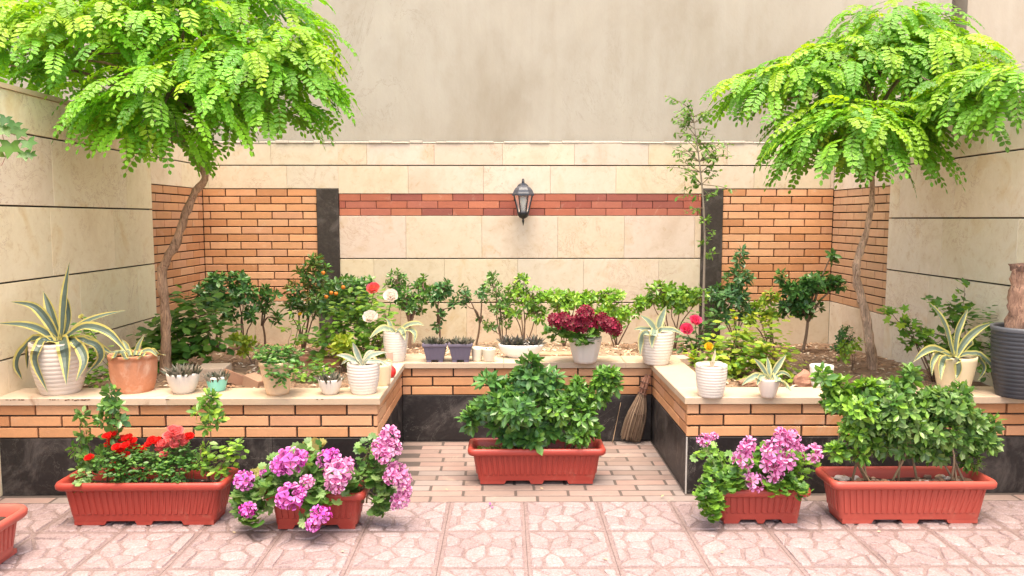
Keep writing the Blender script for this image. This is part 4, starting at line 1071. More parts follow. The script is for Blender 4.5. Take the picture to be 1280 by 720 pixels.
# right coping
root, c, rb, rt, h, s = pot(889.5, 498, 40, 30, 39, 'white ribbed pot with one split pale sprout on the right coping corner', 'ribbed', WHITE, ribs=11, soilc=(.34, .19, .13))
agave_px(root, s+Z*.003, [([(890, 459), (891, 452), (893, 444), (894, 436)], 4, .0), ([(889, 460), (884, 457), (878, 456), (872, 459)], 4, -.03), ([(891, 460), (896, 457), (901, 457), (905, 461)], 4, -.03)], (.46, .42, .30), (.66, .56, .44))
root, c, rb, rt, h, s = pot(961.5, 498, 31, 17, 24, 'small blush white tapered pot with a striped agave on the right coping', 'plain', (.76, .66, .58))
agave_px(root, s+Z*.006, [([(960, 472), (954, 462), (948, 454), (942, 448)], 8, .0), ([(962, 472), (961, 462), (960, 454), (959, 446)], 7, .03), ([(964, 472), (970, 461), (976, 452), (983, 443)], 8, .02), ([(965, 473), (974, 476), (982, 482), (989, 489)], 10, -.06), ([(959, 473), (948, 470), (936, 474), (927, 482)], 8, -.02), ([(965, 472), (976, 466), (984, 468), (990, 474)], 6, .02), ([(959, 474), (952, 472), (948, 476), (946, 482)], 6, -.05)], (.15, .21, .16), (.52, .50, .22))
root, c, rb, rt, h, s = pot(1028, 485, 31, 24, 26, 'plain white pot half hidden behind the right trough shrub', 'plain', (.78, .76, .73), soilc=(.45, .36, .28))
root, c, rb, rt, h, s = pot(1194, 491, 58, 40, 43, 'cream tapered pot with a large arching yellow edged agave near the urn', 'plain', (.76, .64, .42))
agave_px(root, s+Z*.008, [
    ([(1191, 446), (1183, 412), (1173, 392), (1160, 377)], 8, .0), ([(1193, 446), (1196, 418), (1203, 400), (1210, 386)], 8, .03), ([(1195, 446), (1207, 426), (1224, 411), (1242, 403)], 10, .02),
    ([(1190, 447), (1170, 436), (1155, 440), (1141, 453)], 10, -.05), ([(1188, 448), (1172, 445), (1165, 455), (1165, 470)], 7, -.07), ([(1190, 448), (1181, 448), (1176, 460), (1176, 476)], 9, -.11),
    ([(1195, 448), (1198, 450), (1199, 462), (1195, 474)], 12, -.12), ([(1197, 447), (1224, 445), (1244, 463), (1249, 489)], 8, -.08), ([(1198, 448), (1220, 448), (1230, 460), (1222, 477)], 7, -.04), ([(1196, 446), (1208, 432), (1213, 428), (1212, 420)], 9, .06)], (.13, .18, .13), (.56, .52, .16))
root, c, rb, rt, h, s = pot(1274, 500, 76, 56, 86, 'big dark grey ribbed urn at the right edge holding a brown cut trunk', 'ribbed', (.045, .047, .055), name='ribbed_urn', cat='urn', mat='metal', ribs=17)
b = MB(); tp = at(1286, 331, c.y); bt = V((tp.x, c.y, s.z-.03)); m = 24
tube(b, [bt.lerp(V((tp.x+.01, c.y, tp.z)), i/m) for i in range(m+1)], [.075*(1.0+.018*math.sin(i*2.1)) for i in range(m+1)], (.44, .27, .19), 20, True, .35)
b.build('cut_trunk', M['bark'], root, True)
b = MB(); lathe(b, V((tp.x+.01, c.y, tp.z)), [(.079, -.03), (.081, -.012), (.078, .002), (.05, .006), (.001, .007)], (.20, .115, .085), 20, lambda th, t: 1+.05*math.sin(5*th)+.03*math.sin(11*th)); b.build('cut_top', M['bark'], root, True)
b = MB(); lathe(b, c, [(rt*.9, h-.02), (rt*.93, h), (rt*1.04, h+.006), (rt*1.07, h-.004), (rt*1.04, h-.016)], (.11, .115, .13), 44); b.build('rim', M['metal'], root, True)

# ------------------------------------------------------------------ troughs
RED = (.33, .043, .030)
def rrect(w, d, r, N=240):
    hw, hd = w/2-r, d/2-r; segs = []
    per = 4*(hw+hd)+2*math.pi*r; out = []
    for i in range(N):
        s = per*i/N
        parts = [(2*hw, 'b'), (math.pi*r/2, 'c1'), (2*hd, 'r'), (math.pi*r/2, 'c2'), (2*hw, 't'), (math.pi*r/2, 'c3'), (2*hd, 'l'), (math.pi*r/2, 'c4')]
        for L, nm in parts:
            if s <= L: break
            s -= L
        t = s/L
        if nm == 'b': p, n = (-hw+s, -hd-r), (0, -1)
        elif nm == 'r': p, n = (hw+r, -hd+s), (1, 0)
        elif nm == 't': p, n = (hw-s, hd+r), (0, 1)
        elif nm == 'l': p, n = (-hw-r, hd-s), (-1, 0)
        else:
            k = int(nm[1]); a = -math.pi/2+(k-1)*math.pi/2+t*math.pi/2
            cx, cy = ((hw, -hd), (hw, hd), (-hw, hd), (-hw, -hd))[k-1]
            n = (math.cos(a), math.sin(a)); p = (cx+r*n[0], cy+r*n[1])
        out.append((p, n, nm in 'brtl'))
    return out
def loft(mb, c, levels, col, N=240, ribn=0, rz=0):
    """levels: (width, depth, corner radius, z, rib height)."""
    vs = []
    cs, sn = math.cos(rz), math.sin(rz)
    for w, d, r, z, rib in levels:
        for i, (p, n, st) in enumerate(rrect(w, d, r, N)):
            k = 0
            if rib and st:
                u = p[0]/w*levels[-1][0] if abs(n[1]) > .5 else p[1]/d*levels[-1][1]
                k = rib*(1 if (u/ribn) % 1 < .60 else 0)
            x, y = p[0]+n[0]*k, p[1]+n[1]*k
            vs.append((c.x+x*cs-y*sn, c.y+x*sn+y*cs, c.z+z))
    mb.add(vs, [(j*N+i, j*N+(i+1) % N, (j+1)*N+(i+1) % N, (j+1)*N+i) for j in range(len(levels)-1) for i in range(N)], col)
def trough(cx, base_y, width, depth, hh, label, col=RED, rz=0, group='red plastic flower troughs on the paving', soilc=(.075, .045, .032), z0=.006, c=None, rr=.02):
    """cx, base_y: the photo pixel of the middle of its front foot."""
    if c is None:
        f = on_z(cx, base_y, z0); c = V((f.x, f.y+depth*.40, z0))
    root = thing('flower_trough', label, 'planter', c, group)
    b = MB(); w, d = width-.055, depth-.055; tb = .915
    loft(b, c, [(w*tb*.5, d*.3, .01, .019, 0), (w*tb, d*.80, rr, .018, 0), (w*tb+.004, d*.81, rr, .026, 0), (w*(tb+.015), d*.83, rr, .042, 0), (w*(tb+.02), d*.835, rr, .046, 0), (w*(tb+.022), d*.84, rr, .05, .0042),
                (w*.985, d*.985, rr, hh-.036, .0042), (w*.988, d*.988, rr, hh-.030, 0), (w, d, rr, hh-.018, 0)], col, 960, .0275, rz)
    b.build('body', M['plastic'], root)
    b = MB(); R2 = rr+.012
    loft(b, c, [(w-.002, d-.002, rr, hh-.034, 0), (w+.040, d+.040, R2, hh-.034, 0), (w+.050, d+.050, R2, hh-.027, 0), (w+.052, d+.052, R2, hh-.012, 0), (w+.042, d+.042, R2, hh-.002, 0), (w+.030, d+.030, R2, hh, 0), (w+.014, d+.014, R2*.8, hh-.002, 0),
                (w+.002, d+.002, rr, hh-.010, 0), (w-.012, d-.012, rr, hh-.028, 0), (w-.03, d-.03, rr, hh-.075, 0)], col, 120, 0, rz)
    b.build('rim', M['plastic'], root, True)
    wf = w*tb
    for a, e in ((-wf/2+.006, -wf/2+.24*wf), (-.036*wf/.55, .036*wf/.55), (wf/2-.24*wf, wf/2-.006)):
        b = MB(); dd = d*.79/2; cs, sn = math.cos(rz), math.sin(rz); vs = []
        for z, k in ((0, .010), (.0185, 0)):
            for x, y in ((a+(k if a > -wf/2+.01 else .002), -dd), (e-(k if e < wf/2-.01 else .002), -dd), (e-(k if e < wf/2-.01 else .002), dd), (a+(k if a > -wf/2+.01 else .002), dd)):
                vs.append((c.x+x*cs-y*sn, c.y+x*sn+y*cs, c.z+z))
        b.add(vs, [(3, 2, 1, 0), (4, 5, 6, 7), (0, 1, 5, 4), (1, 2, 6, 5), (2, 3, 7, 6), (3, 0, 4, 7)], col); b.build('foot', M['plastic'], root)
    b = MB(); nx, ny = 30, 8; vs = []
    cs, sn = math.cos(rz), math.sin(rz)
    for j in range(ny+1):
        for i in range(nx+1):
            x = (w-.022)*(i/nx-.5); y = (d-.022)*(j/ny-.5)
            z = hh-.045+.010*noise.noise(V((x*18+cx, y*18, 0)))
            vs.append((c.x+x*cs-y*sn, c.y+x*sn+y*cs, c.z+z))
    b.add(vs, [(j*(nx+1)+i, j*(nx+1)+i+1, (j+1)*(nx+1)+i+1, (j+1)*(nx+1)+i) for j in range(ny) for i in range(nx)], soilc)
    b.build('potting_soil', M['soil'], root, True)
    return root, c, w, d, c+Z*(hh-.045)
def chips(root, s, w, d, n, cols, seed, size=(.008, .02)):
    r = random.Random(seed); b = MB()
    for i in range(n):
        q = r.uniform(*size); blob(b, s+V((r.uniform(-.46, .46)*w, r.uniform(-.42, .42)*d, .004+q*.2)), q, q*r.uniform(.5, 1), q*.5, jit(r.choice(cols), .15, r), i, .4, 6, 4)
    o = b.build('mulch', M['chip'], root); o['kind'] = 'stuff'
def sticks(root, base, Y, paths, r0, col, name='stem'):
    st = MB()
    for p in paths:
        P = [at(x, y, Y) for x, y in p]; tube(st, spline(P, 8), [r0*(1-.5*i/8) for i in range(9)], jit(col, .2), 6)
    st.build(name, M['twig'], root, True)
def shrubs_in(root, s, Y, items):
    for k, (base_px, lobes, L, W, cols, kw) in enumerate(items):
        b = V((at(base_px, 600, Y).x, Y, s.z)); kw = dict(kw); kw.setdefault('bspread', .035); kw.setdefault('dens', 1.3); kw['branch'] = kw.get('kind', 'whorl') == 'whorl'; shrub(root, b, Y, lobes, L, W, cols, seed=base_px, **kw)

# trough with red and coral roses
root, c, w, d, s = trough(177, 659, .715, .225, .195, 'red ribbed trough with small red and coral roses and leafy stems')
Y = c.y
shrubs_in(root, s, Y, [
    (160, [(150, 572, 22, 12, 30, -.02), (165, 582, 22, 12, 36, -.03), (150, 592, 22, 8, 20, -.04), (178, 575, 12, 10, 14)], .022, .014, MID+DARK, dict(nl=5, kind='loose', mat='leaf', stemr=.002)),
    (216, [(214, 572, 18, 12, 30), (222, 584, 18, 12, 34, -.03), (205, 590, 14, 9, 18, -.04), (232, 568, 10, 12, 12)], .022, .014, MID+DARK, dict(nl=5, kind='loose', mat='leaf', stemr=.002)),
    (110, [(102, 520, 6, 8, 4), (105, 540, 9, 10, 6), (100, 562, 10, 10, 7), (112, 578, 12, 10, 8), (124, 564, 10, 10, 6)], .044, .027, PALEG+MID, dict(nl=5, mat='leaf', stemr=.003, young=MID, dens=.6)),
    (140, [(138, 490, 8, 8, 5), (140, 506, 12, 8, 8), (130, 525, 8, 7, 4), (148, 522, 9, 7, 5), (140, 545, 6, 10, 3)], .050, .028, BLUEG+MID, dict(nl=6, mat='gloss', stemr=.0035, young=MID, dens=.6)),
    (258, [(262, 498, 10, 8, 7), (258, 512, 15, 8, 9), (268, 522, 9, 8, 6), (256, 535, 8, 8, 4), (258, 560, 4, 12, 3), (252, 580, 7, 7, 3)], .048, .022, LIGHT+MID, dict(nl=6, mat='leaf', stemr=.003, dens=.6)),
    (268, [(275, 574, 9, 9, 5), (284, 566, 10, 8, 5), (294, 562, 6, 5, 2), (272, 586, 8, 6, 4)], .036, .026, PALEG+LIGHT, dict(nl=4, kind='loose', mat='leaf', stemr=.002)),
    (100, [(100, 596, 10, 4, 4, -.05), (108, 600, 8, 3, 3, -.05)], .03, .024, PALEG, dict(nl=4, kind='loose', mat='leaf', stemr=.002))])
st = MB()
for x, y, r_, kd in [(134, 546, 4.5, 'red'), (142, 543, 4.5, 'red'), (139, 551, 4, 'red'), (152, 550, 5, 'red'), (160, 549, 5.5, 'red'), (166, 552, 4.5, 'red'), (146, 560, 4.5, 'red'), (150, 564, 4.5, 'red'), (157, 558, 5, 'red'), (167, 561, 5, 'red'), (178, 563, 5, 'red'), (157, 570, 4.5, 'red'),
                      (142, 585, 6.5, 'red'), (112, 573, 4.5, 'red'), (190, 551, 4.5, 'red'), (197, 552, 5, 'red'), (242, 579, 3.5, 'hot_pink'), (135, 557, 4, 'red'), (186, 556, 4, 'red'), (195, 604, 3, 'red'),
                      (212, 546, 6.5, 'coral'), (222, 541, 6.5, 'coral'), (216, 538, 5.5, 'coral'), (203, 556, 6, 'coral'), (210, 557, 6, 'coral'), (221, 556, 6.5, 'coral'), (228, 549, 5.5, 'coral'), (236, 547, 5.5, 'red'), (205, 569, 4.5, 'coral'), (200, 562, 4.5, 'coral'), (224, 547, 5, 'coral'), (231, 554, 4.5, 'coral')]:
    p = at(x, y, Y+R.uniform(-.06, .02)); flower(root, kd, p, r_*mpp(Y)*1.3, (0, -.5, 1))
    tube(st, [V((p.x*.8+s.x*.2+.02*(x-180)/60-(.05 if x < 185 else -.02), Y, s.z)), p-Z*.01], [.0015, .001], (.09, .15, .04), 4, False)
st.build('flower_stem', M['twig'], root, True)
chips(root, s, w, d, 30, [(.30, .20, .13), (.55, .42, .36), (.14, .09, .06)], 1, (.006, .012))
# trough with magenta geraniums
root, c, w, d, s = trough(394, 664, .425, .175, .165, 'short red trough with magenta and pink geraniums spilling over both ends', group=None)
Y = c.y
shrubs_in(root, s, Y, [
    (350, [(322, 612, 20, 14, 9, -.05), (312, 632, 14, 14, 7, -.08), (345, 590, 16, 12, 6), (366, 600, 20, 14, 9, -.05), (350, 612, 16, 8, 4, -.1), (322, 645, 12, 7, 3, -.1)], .050, (7, .13), MID+PALEG, dict(nl=3, kind='round', mat='leaf', stemr=.004, stem_col=(.17, .17, .07))),
    (400, [(394, 592, 18, 16, 9, -.04), (412, 608, 22, 12, 10, -.08), (438, 602, 14, 9, 5, -.06), (392, 624, 14, 8, 5, -.13), (385, 640, 8, 8, 3, -.15), (386, 570, 14, 10, 5, .03), (445, 595, 10, 12, 4)], .048, (7, .13), MID+PALEG, dict(nl=3, kind='round', mat='leaf', stemr=.004, stem_col=(.17, .17, .07))),
    (450, [(462, 562, 10, 14, 6, -.02), (468, 585, 12, 16, 9, -.02), (476, 605, 12, 14, 8, -.03), (480, 625, 9, 12, 6, -.03), (478, 637, 9, 5, 3, -.03)], .040, (7, .13), MID+PALEG, dict(nl=3, kind='round', mat='leaf', stemr=.004, stem_col=(.20, .15, .08))),
    (385, [(392, 562, 8, 7, 3, .05), (370, 566, 8, 6, 2, .05), (396, 556, 5, 5, 1, .05), (325, 596, 7, 6, 2), (334, 590, 5, 5, 1)], .038, (7, .13), [(.28, .22, .06), (.22, .19, .05), (.30, .28, .08)], dict(nl=3, kind='round', mat='leaf', stemr=.003))])
for x, y, r_, kd, dy in [(306, 601, 11.5, 'magenta', -.1), (362, 577, 16, 'magenta', -.1), (350, 583, 11, 'magenta', -.1), (376, 572, 9, 'magenta', -.08), (409, 576, 12, 'magenta', -.04), (416, 571, 10, 'magenta', -.04), (363, 621, 15, 'magenta', -.18), (354, 626, 9, 'magenta', -.18), (377, 616, 7, 'magenta', -.18), (400, 645, 11, 'magenta', -.22), (391, 656, 8, 'magenta', -.22), (311, 637, 9, 'magenta', -.15),
                         (385, 602, 8.5, 'pink', -.16), (423, 592, 16, 'pink', -.14), (420, 606, 11, 'pink', -.15), (432, 581, 9, 'pink', -.12), (487, 545, 12, 'pink', -.06), (476, 560, 11, 'pink', -.08), (490, 560, 11, 'pink', -.08), (480, 570, 10, 'pink', -.1), (496, 589, 12, 'pink', -.06), (490, 596, 10, 'pink', -.1), (504, 600, 10, 'pink', -.06), (506, 612, 9, 'pink', -.06), (500, 625, 10.5, 'pink', -.06), (494, 632, 6, 'pink', -.07), (329, 591, 5, 'magenta', -.05)]:
    flower(root, kd, at(x, y, Y+dy), r_*mpp(Y)*.86, (0, -.7, .7))
chips(root, s, w, d, 20, [(.30, .20, .13), (.5, .42, .36), (.14, .09, .06)], 2, (.006, .013))
# middle trough
root, c, w, d, s = trough(671, 607, .675, .215, .185, 'red ribbed trough standing in the middle of the niche with a big glossy shrub', soilc=(.10, .07, .04))
Y = c.y
shrubs_in(root, s, Y, [
    (650, [(640, 490, 26, 16, 15), (620, 505, 20, 14, 12, -.08), (660, 472, 20, 14, 13), (685, 480, 22, 18, 15, .02), (600, 512, 14, 10, 6), (588, 524, 10, 9, 5), (650, 512, 24, 14, 15, -.12), (632, 530, 20, 12, 8), (662, 455, 10, 9, 5), (612, 478, 10, 8, 4), (690, 505, 20, 18, 10, .04)], .074, .033, BLUEG+MID+MID, dict(nl=8, stemr=.006, bspread=.03, dens=1.1, young=[(.075, .20, .05), (.10, .24, .05)])),
    (710, [(700, 510, 22, 16, 14, -.05), (722, 488, 16, 15, 11), (745, 495, 17, 18, 12), (762, 470, 14, 10, 8), (752, 478, 12, 10, 6), (728, 520, 18, 15, 12, -.05), (722, 542, 16, 12, 9, -.06), (738, 535, 12, 12, 7), (768, 482, 8, 7, 3)], .058, .026, MID+LIGHT[:1], dict(nl=8, stemr=.006, bspread=.03, dens=1.1, young=[(.11, .26, .04)])),
    (668, [(660, 535, 20, 12, 9), (672, 548, 16, 7, 6, -.06), (640, 545, 12, 8, 4), (690, 535, 14, 12, 7)], .070, .040, DARK+MID, dict(nl=6, stemr=.005))])
fo = MB(); r = random.Random(8); cf = palette(MID+LIGHT, r)
for i in range(420):
    x = s.x-w/2+.02+r.random()**1.3*w*.45; p = V((x, Y+r.uniform(-.42, .42)*d, s.z)); whorl(fo, p+Z*r.uniform(.0, .012), V((0, 0, 1))+rdir(r)*.5, 3, .013, .006, cf, (20, 70), r)
m_ = fo.build('moss', M['leaf'], root); m_['kind'] = 'stuff'
chips(root, s, w, d, 60, [(.40, .30, .18), (.30, .20, .12), (.5, .42, .26)], 3, (.005, .011))
# short trough on the right
root, c, w, d, s = trough(953, 657, .415, .17, .160, 'short red trough with few striped pink geraniums beside the niche corner', col=(.35, .05, .036))
Y = c.y
shrubs_in(root, s, Y, [
    (915, [(905, 582, 18, 12, 14), (918, 598, 20, 12, 18, -.06), (895, 600, 18, 12, 14, -.06), (884, 618, 14, 10, 11, -.1), (888, 635, 14, 9, 10, -.1), (882, 566, 9, 7, 4), (924, 580, 10, 10, 7)], .034, (7, .15), LIGHT[:3]+MID, dict(nl=3, kind='round', mat='leaf', stemr=.003, stem_col=(.17, .19, .08))),
    (975, [(966, 598, 20, 13, 15, -.05), (992, 594, 20, 14, 15, -.06), (984, 578, 18, 12, 10), (1006, 576, 12, 12, 7), (946, 585, 10, 14, 7), (955, 568, 8, 10, 4), (996, 610, 12, 6, 6, -.1)], .036, (7, .15), MID+LIGHT[:2], dict(nl=3, kind='round', mat='leaf', stemr=.003, stem_col=(.17, .19, .08)))])
st = MB()
for x, y, r_ in [(880, 550, 7), (892, 545, 4.5), (935, 557, 9), (929, 574, 10), (941, 602, 10.5), (962, 563, 10), (975, 541, 7), (978, 552, 10), (989, 546, 8.5), (982, 577, 11), (965, 580, 10.5), (967, 592, 10), (1016, 567, 9.5), (1001, 560, 4.5), (932, 561, 7), (992, 555, 6)]:
    p = at(x, y, Y-.09); flower(root, 'striped', p, r_*mpp(Y), (0, -.8, .6)); tube(st, [V((.6*p.x+.4*s.x, Y, s.z+.05)), p-Z*.005], [.0018, .0013], (.16, .22, .07), 4, False)
st.build('flower_stem', M['twig'], root, True)
# big trough on the right
root, c, w, d, s = trough(1141, 657, .705, .225, .195, 'red ribbed trough on the right with a dense matt green shrub and bark mulch', col=(.42, .075, .054))  # paler red than its twins: haze on this side put into the colour
Y = c.y
shrubs_in(root, s, Y, [
    (1075, [(1050, 500, 22, 14, 16), (1045, 482, 14, 10, 8), (1070, 512, 20, 16, 15, -.06), (1085, 490, 20, 14, 15), (1068, 540, 14, 14, 8, -.05), (1048, 564, 13, 8, 6, -.05), (1092, 515, 20, 22, 14), (1092, 548, 14, 14, 8), (1028, 470, 8, 12, 4), (1076, 566, 10, 10, 4, -.05)], .056, .028, MID+LIGHT[:2], dict(nl=7, stemr=.0055, bspread=.07, dens=1.2, young=LIGHT[:3], stem_col=(.24, .17, .10))),
    (1130, [(1115, 488, 22, 12, 16), (1125, 508, 24, 16, 18, -.05), (1105, 530, 20, 14, 14, -.05), (1140, 535, 22, 16, 15, -.05), (1130, 555, 20, 12, 10), (1100, 556, 14, 12, 7), (1138, 470, 10, 12, 5), (1148, 515, 20, 24, 16), (1150, 560, 16, 14, 9)], .056, .027, PALEG+LIGHT[:1]+MID, dict(nl=7, stemr=.0055, bspread=.07, dens=1.2, stem_col=(.26, .19, .11))),
    (1195, [(1165, 500, 22, 14, 17), (1190, 510, 24, 16, 18, -.04), (1215, 525, 20, 16, 14), (1180, 540, 22, 16, 16, -.06), (1205, 552, 20, 14, 12), (1235, 552, 14, 12, 7), (1170, 565, 16, 12, 8), (1160, 540, 22, 24, 14), (1080, 530, 18, 24, 10), (1212, 575, 12, 12, 6), (1240, 530, 8, 8, 3), (1200, 490, 14, 8, 7)], .054, .026, PALEG+MID, dict(nl=7, stemr=.0055, bspread=.07, dens=1.2, mat='leaf', stem_col=(.24, .18, .12)))])
chips(root, s, w, d, 110, [(.42, .27, .17), (.60, .50, .42), (.25, .15, .10), (.70, .62, .56), (.33, .20, .12)], 4, (.009, .021))
# corner of another trough at the picture's lower left
cN = V((at(17, 690, 2.80).x-.20, 2.80, .006))
root, c, w, d, s = trough(0, 0, .40, .30, .18, 'faded red trough end cut off by the lower left picture edge', col=(.46, .10, .075), group=None, c=cN, rr=.055)

# ------------------------------------------------------------------ broom
p1 = on_z(786, 556, .006)+V((.02, .05, 0)); neck = at(803, 492, 4.34); topp = at(809, 470, 4.355)
root = thing('twig_broom', 'worn twig broom leaning in the right corner of the niche', 'broom', (p1.x, p1.y, .006))
b = MB(); r = random.Random(6)
for i in range(260):
    a = r.uniform(0, 6.28); q = math.sqrt(r.random()); e = p1+V((math.cos(a)*q*.062, math.sin(a)*q*.035, r.uniform(0, .035)+.006*(1-math.cos(a))))
    n0 = neck+V((math.cos(a)*q*.020, math.sin(a)*q*.017, r.uniform(-.01, .01)))
    mid = n0.lerp(e, .5)+V((math.cos(a)*q*.018, math.sin(a)*q*.012, 0))
    tube(b, spline([n0, mid, e], 5), [.0022, .0022, .002, .0017, .0013, .0008], jit(r.choice([(.20, .13, .085), (.27, .19, .125), (.15, .095, .065), (.33, .24, .16)]), .2, r), 4, False)
b.build('bristles', M['twig'], root, True)
b = MB(); dn = (topp-neck).normalized()
for i in range(26):
    a = r.uniform(0, 6.28); q = .021*math.sqrt(r.random()); o = V((math.cos(a)*q, math.sin(a)*q*.8, 0))
    tube(b, [neck-dn*.03+o*.9, neck.lerp(topp, .5)+o, topp+o*.9+dn*r.uniform(-.014, .012)], .0042, jit((.27, .13, .085), .25, r), 6)
b.build('handle', M['twig'], root, True)
b = MB()
for t in (.0, .30, .62):
    q = neck.lerp(topp, t); ring = []
    s_, t_ = perp(dn)
    for i in range(13): a = i*6.2832/12; ring.append(q+(s_*math.cos(a)+t_*math.sin(a))*(.0265)+dn*.0015*math.sin(i))
    tube(b, ring, .0032, (.12, .06, .045), 5, False); b.build('binding', M['twig'], root, True); b = MB()
q = neck.lerp(p1, .38); dn2 = (p1-neck).normalized(); s_, t_ = perp(dn2); ring = []
for i in range(19): a = i*6.2832/18; ring.append(q+(s_*math.cos(a)*.046+t_*math.sin(a)*.037))
tube(b, ring, .0022, (.10, .06, .045), 5, False); b.build('twine', M['twig'], root, True)
a = on_z(762, 547, .003); e = at(776, 503, 4.385)
b = MB(); tube(b, spline([a+V((0, -.12, .004)), a.lerp(e, .4)+V((.004, -.05, 0)), e], 8), [.002]*5+[.0014]*4, (.36, .25, .15), 5)
o = b.build('dry_twig', M['twig'], None, True); tag(o, 'single thin dry twig leaning on the black plinth left of the broom', 'twig')

# ------------------------------------------------------------------ wall lantern
lc = at(654, 250, YB-.115); k = mpp(YB-.115)
root = thing('wall_lantern', 'black carriage style wall lantern with clear panes on the red brick band', 'lamp', (lc.x, YB-.002, lc.z))
MET = (.024, .027, .034); zt = lc.z
def hexring(rr, z, off=0): return [(lc.x+rr*math.cos(off+i*math.pi/3), lc.y+rr*math.sin(off+i*math.pi/3), z) for i in range(6)]
zb = at(654, 266, lc.y).z; zc = at(654, 243, lc.y).z; rT, rB = .071, .040
def hexloft(mb, rings, col):
    vs = [p for r_ in rings for p in r_]
    mb.add(vs, [(j*6+i, j*6+(i+1) % 6, (j+1)*6+(i+1) % 6, (j+1)*6+i) for j in range(len(rings)-1) for i in range(6)]+[tuple(range(5, -1, -1)), tuple(range(len(vs)-6, len(vs)))], col)
b = MB(); hexloft(b, [hexring(.085, zc-.010), hexring(.085, zc+.006), hexring(.079, zc+.012), hexring(.070, zc+.034), hexring(.055, zc+.052), hexring(.034, zc+.064), hexring(.014, zc+.070), hexring(.012, zc+.085), hexring(.004, zc+.09)], (.05, .057, .075)); b.build('cap', M['metal'], root)
b = MB()
for i in range(6):
    p, q = V(hexring(rT, zc-.010)[i]), V(hexring(rB, zb)[i]); tube(b, [p, q], .0046, MET, 5)
hexloft(b, [hexring(rB+.006, zb-.006), hexring(rB+.008, zb+.004)], MET); b.build('frame', M['metal'], root)
b = MB(); A = hexring(rT-.003, zc-.010); B = hexring(rB-.003, zb)
for i in range(6): b.add([A[i], A[(i+1) % 6], B[(i+1) % 6], B[i]], [(0, 1, 2, 3)], (1, 1, 1))
b.build('glass_panes', M['glass'], root)
b = MB(); lathe(b, V((lc.x, lc.y, zb)), [(.001, .012), (.014, .012), (.014, .05), (.024, .075), (.027, .095), (.020, .115), (.001, .122)], (.80, .78, .72), 20); b.build('bulb', M['bulb'], root, True)
b = MB(); lathe(b, V((lc.x, lc.y, zb)), [(.044, -.004), (.042, -.016), (.032, -.034), (.016, -.044), (.008, -.046), (.006, -.054), (.010, -.060), (.009, -.066), (.005, -.080), (.001, -.100)], (.020, .020, .022), 18); b.build('finial', M['metal'], root, True)
b = MB(); ztop = at(654, 224, lc.y).z
tube(b, spline([(lc.x, YB-.012, zc+.035), (lc.x, YB-.03, ztop-.02), (lc.x, YB-.07, ztop), (lc.x, lc.y+.008, ztop-.012), (lc.x, lc.y, zc+.085)], 16), .0095, MET, 8); b.build('arm', M['metal'], root, True)
b = MB(); lathe(b, V((0, 0, 0)), [(.001, .018), (.035, .017), (.047, .011), (.052, .003), (.052, 0)], MET, 28)
b.v = [(lc.x+x, YB-.0025-z, zc+.035+y*1.15) for x, y, z in b.v]; b.build('wall_plate', M['metal'], root, True)

# ------------------------------------------------------------------ loose stones and blocks
def stone(px, py, Y, size, label, col, seed, name='garden_stone', cat='stone', mat='chip', dz=.0):
    p = at(px, py, Y); z = soil_z(p.x, p.y); b = MB()
    blob(b, (p.x, p.y, z+size[2]*.55+dz), *size, col, seed, .35, 14, 10, 1.8)
    o = b.build(name, M[mat], None, False, (p.x, p.y, z)); tag(o, label, cat)
def block(px, py, Y, size, label, col, rot, name='paving_block', cat='block', mat='mortar', tilt=0):
    p = at(px, py, Y); z = soil_z(p.x, p.y)-.01; b = MB(); sx, sy, sz = size
    slab(b, (-sx/2, -sy/2, 0), UX, sx, UY, sy, Z, sz, .004, col)
    mt = Matrix.Translation((p.x, p.y, z)) @ Matrix.Rotation(rot, 4, 'Z') @ Matrix.Rotation(tilt, 4, 'Y')
    b.v = [tuple(mt @ V(v)) for v in b.v]
    o = b.build(name, M[mat], None, False, (p.x, p.y, z)); tag(o, label, cat)
block(267, 474, 4.30, (.16, .17, .085), 'grey concrete block lying on the soil behind the mint pot', (.42, .33, .25), .1)
block(297, 482, 4.10, (.17, .10, .06), 'tilted brown brick right of the grey concrete block', (.33, .18, .11), .7, 'broken_brick', 'brick', 'brick', .5)
block(318, 484, 4.05, (.10, .08, .06), 'small brick fragment behind the left side of the beige clay pot', (.36, .22, .14), -.4, 'broken_brick', 'brick', 'brick', .3)
block(400, 448, 4.75, (.24, .10, .07), 'rust coloured brick edging among the left rose bushes', (.34, .15, .09), .1, 'broken_brick', 'brick', 'brick', .1)
stone(404, 455, 4.55, (.035, .03, .035), 'pale round stone beside the lime yellow sprig', (.50, .40, .35), 3)
block(700, 444, 4.70, (.26, .09, .035), 'flat brown slab lying on the ledge left of the maroon geraniums', (.44, .26, .16), .05, 'stone_slab', 'slab', 'terra')
block(524, 446, 4.68, (.20, .09, .03), 'flat reddish slab lying on the ledge by the grey square pots', (.48, .30, .22), -.1, 'stone_slab', 'slab', 'terra')
block(850, 456, 4.66, (.09, .11, .085), 'squared pinkish stone beside the ledge agave pot', (.58, .42, .33), .1, 'stone_block', 'stone', 'chip')
stone(845, 437, 5.0, (.05, .03, .02), 'flat pale stone under the pink rose', (.62, .55, .46), 4)
stone(1004, 490, 4.0, (.055, .04, .055), 'rough reddish stone near the hidden white pot', (.42, .22, .15), 5)
stone(992, 474, 4.25, (.035, .03, .035), 'small grey pink stone behind the rough reddish stone', (.48, .36, .33), 6)
stone(925, 470, 4.5, (.03, .025, .045), 'upright pinkish stone behind the tall white pot sprout', (.45, .26, .20), 7)
stone(935, 492, 4.0, (.05, .035, .03), 'brown stone half buried between the two right coping pots', (.33, .19, .12), 8)

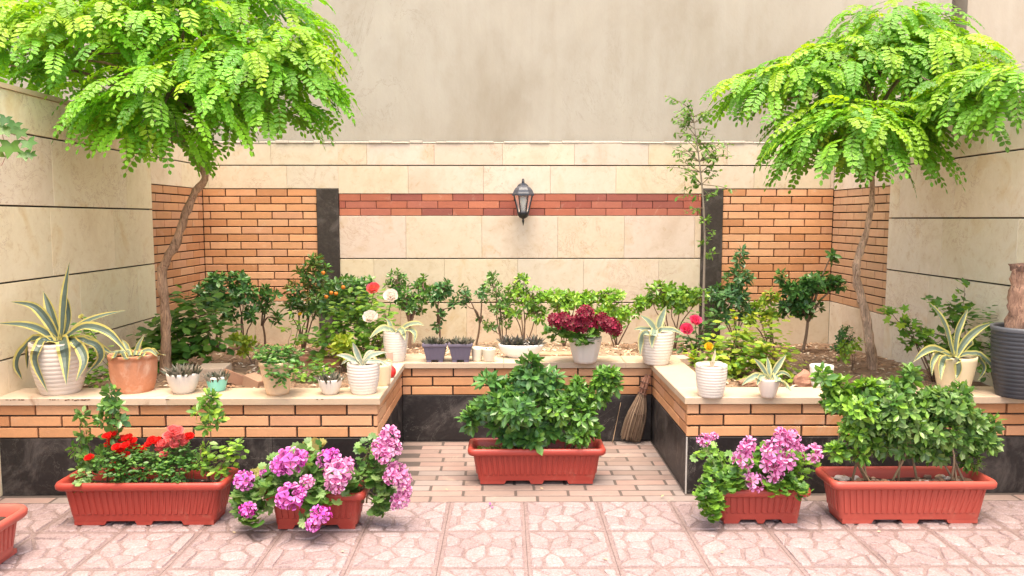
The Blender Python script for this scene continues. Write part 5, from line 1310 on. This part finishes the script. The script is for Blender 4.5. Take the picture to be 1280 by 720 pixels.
# fallen petals and leaves on the paving
fp = MB(); r = random.Random(12)
for x, y, c_ in [(613, 631, (.50, .10, .36)), (617, 633, (.50, .10, .36)), (679, 611, (.70, .50, .28)), (826, 621, (.62, .42, .20)), (1101, 664, (.75, .62, .40)), (291, 664, (.66, .55, .34)), (250, 611, (.72, .5, .4)), (700, 590, (.4, .3, .12)), (430, 690, (.5, .4, .3)), (760, 700, (.5, .38, .24)), (905, 690, (.42, .30, .2)), (560, 612, (.5, .35, .2))]:
    p = on_z(x, y, .012); leaf(fp, p, V((r.uniform(-1, 1), r.uniform(-1, 1), .1)), Z, r.uniform(.014, .024), .011, c_, .1)
fp.build('fallen_leaves', M['petal'])['kind'] = 'stuff'

# ------------------------------------------------------------------ daylight
SUN_EL, SUN_AZ = rad(76), rad(180)      # azimuth measured clockwise from +Y (north): behind and left of the camera
world = bpy.data.worlds.new('World'); scene.world = world; world.use_nodes = True
nt = world.node_tree; bg = nt.nodes['Background']
sky = nt.nodes.new('ShaderNodeTexSky'); sky.sky_type = 'NISHITA'; sky.sun_disc = False
sky.sun_elevation = SUN_EL; sky.sun_rotation = SUN_AZ; sky.air_density = .7; sky.dust_density = 3.5; sky.ozone_density = .6
nt.links.new(mulc(nt, sky.outputs[0], (1.10, 1.0, .84)), bg.inputs[0]); bg.inputs[1].default_value = .15
sd = bpy.data.lights.new('sun', 'SUN'); sun = bpy.data.objects.new('sun', sd); COL.objects.link(sun)
sd.energy = 1.1; sd.angle = rad(40); sd.color = (1.0, .90, .76)
sdir = V((math.sin(SUN_AZ)*math.cos(SUN_EL), math.cos(SUN_AZ)*math.cos(SUN_EL), math.sin(SUN_EL)))
sun.rotation_euler = sdir.to_track_quat('Z', 'Y').to_euler(); sun.location = (0, 0, 8)
vs_ = scene.view_settings
vs_.view_transform = 'Standard'; vs_.look = 'None'; vs_.gamma = 1; vs_.exposure = 2.1; vs_.use_curve_mapping = False
scene.cycles.max_bounces = 8; scene.cycles.use_denoising = True
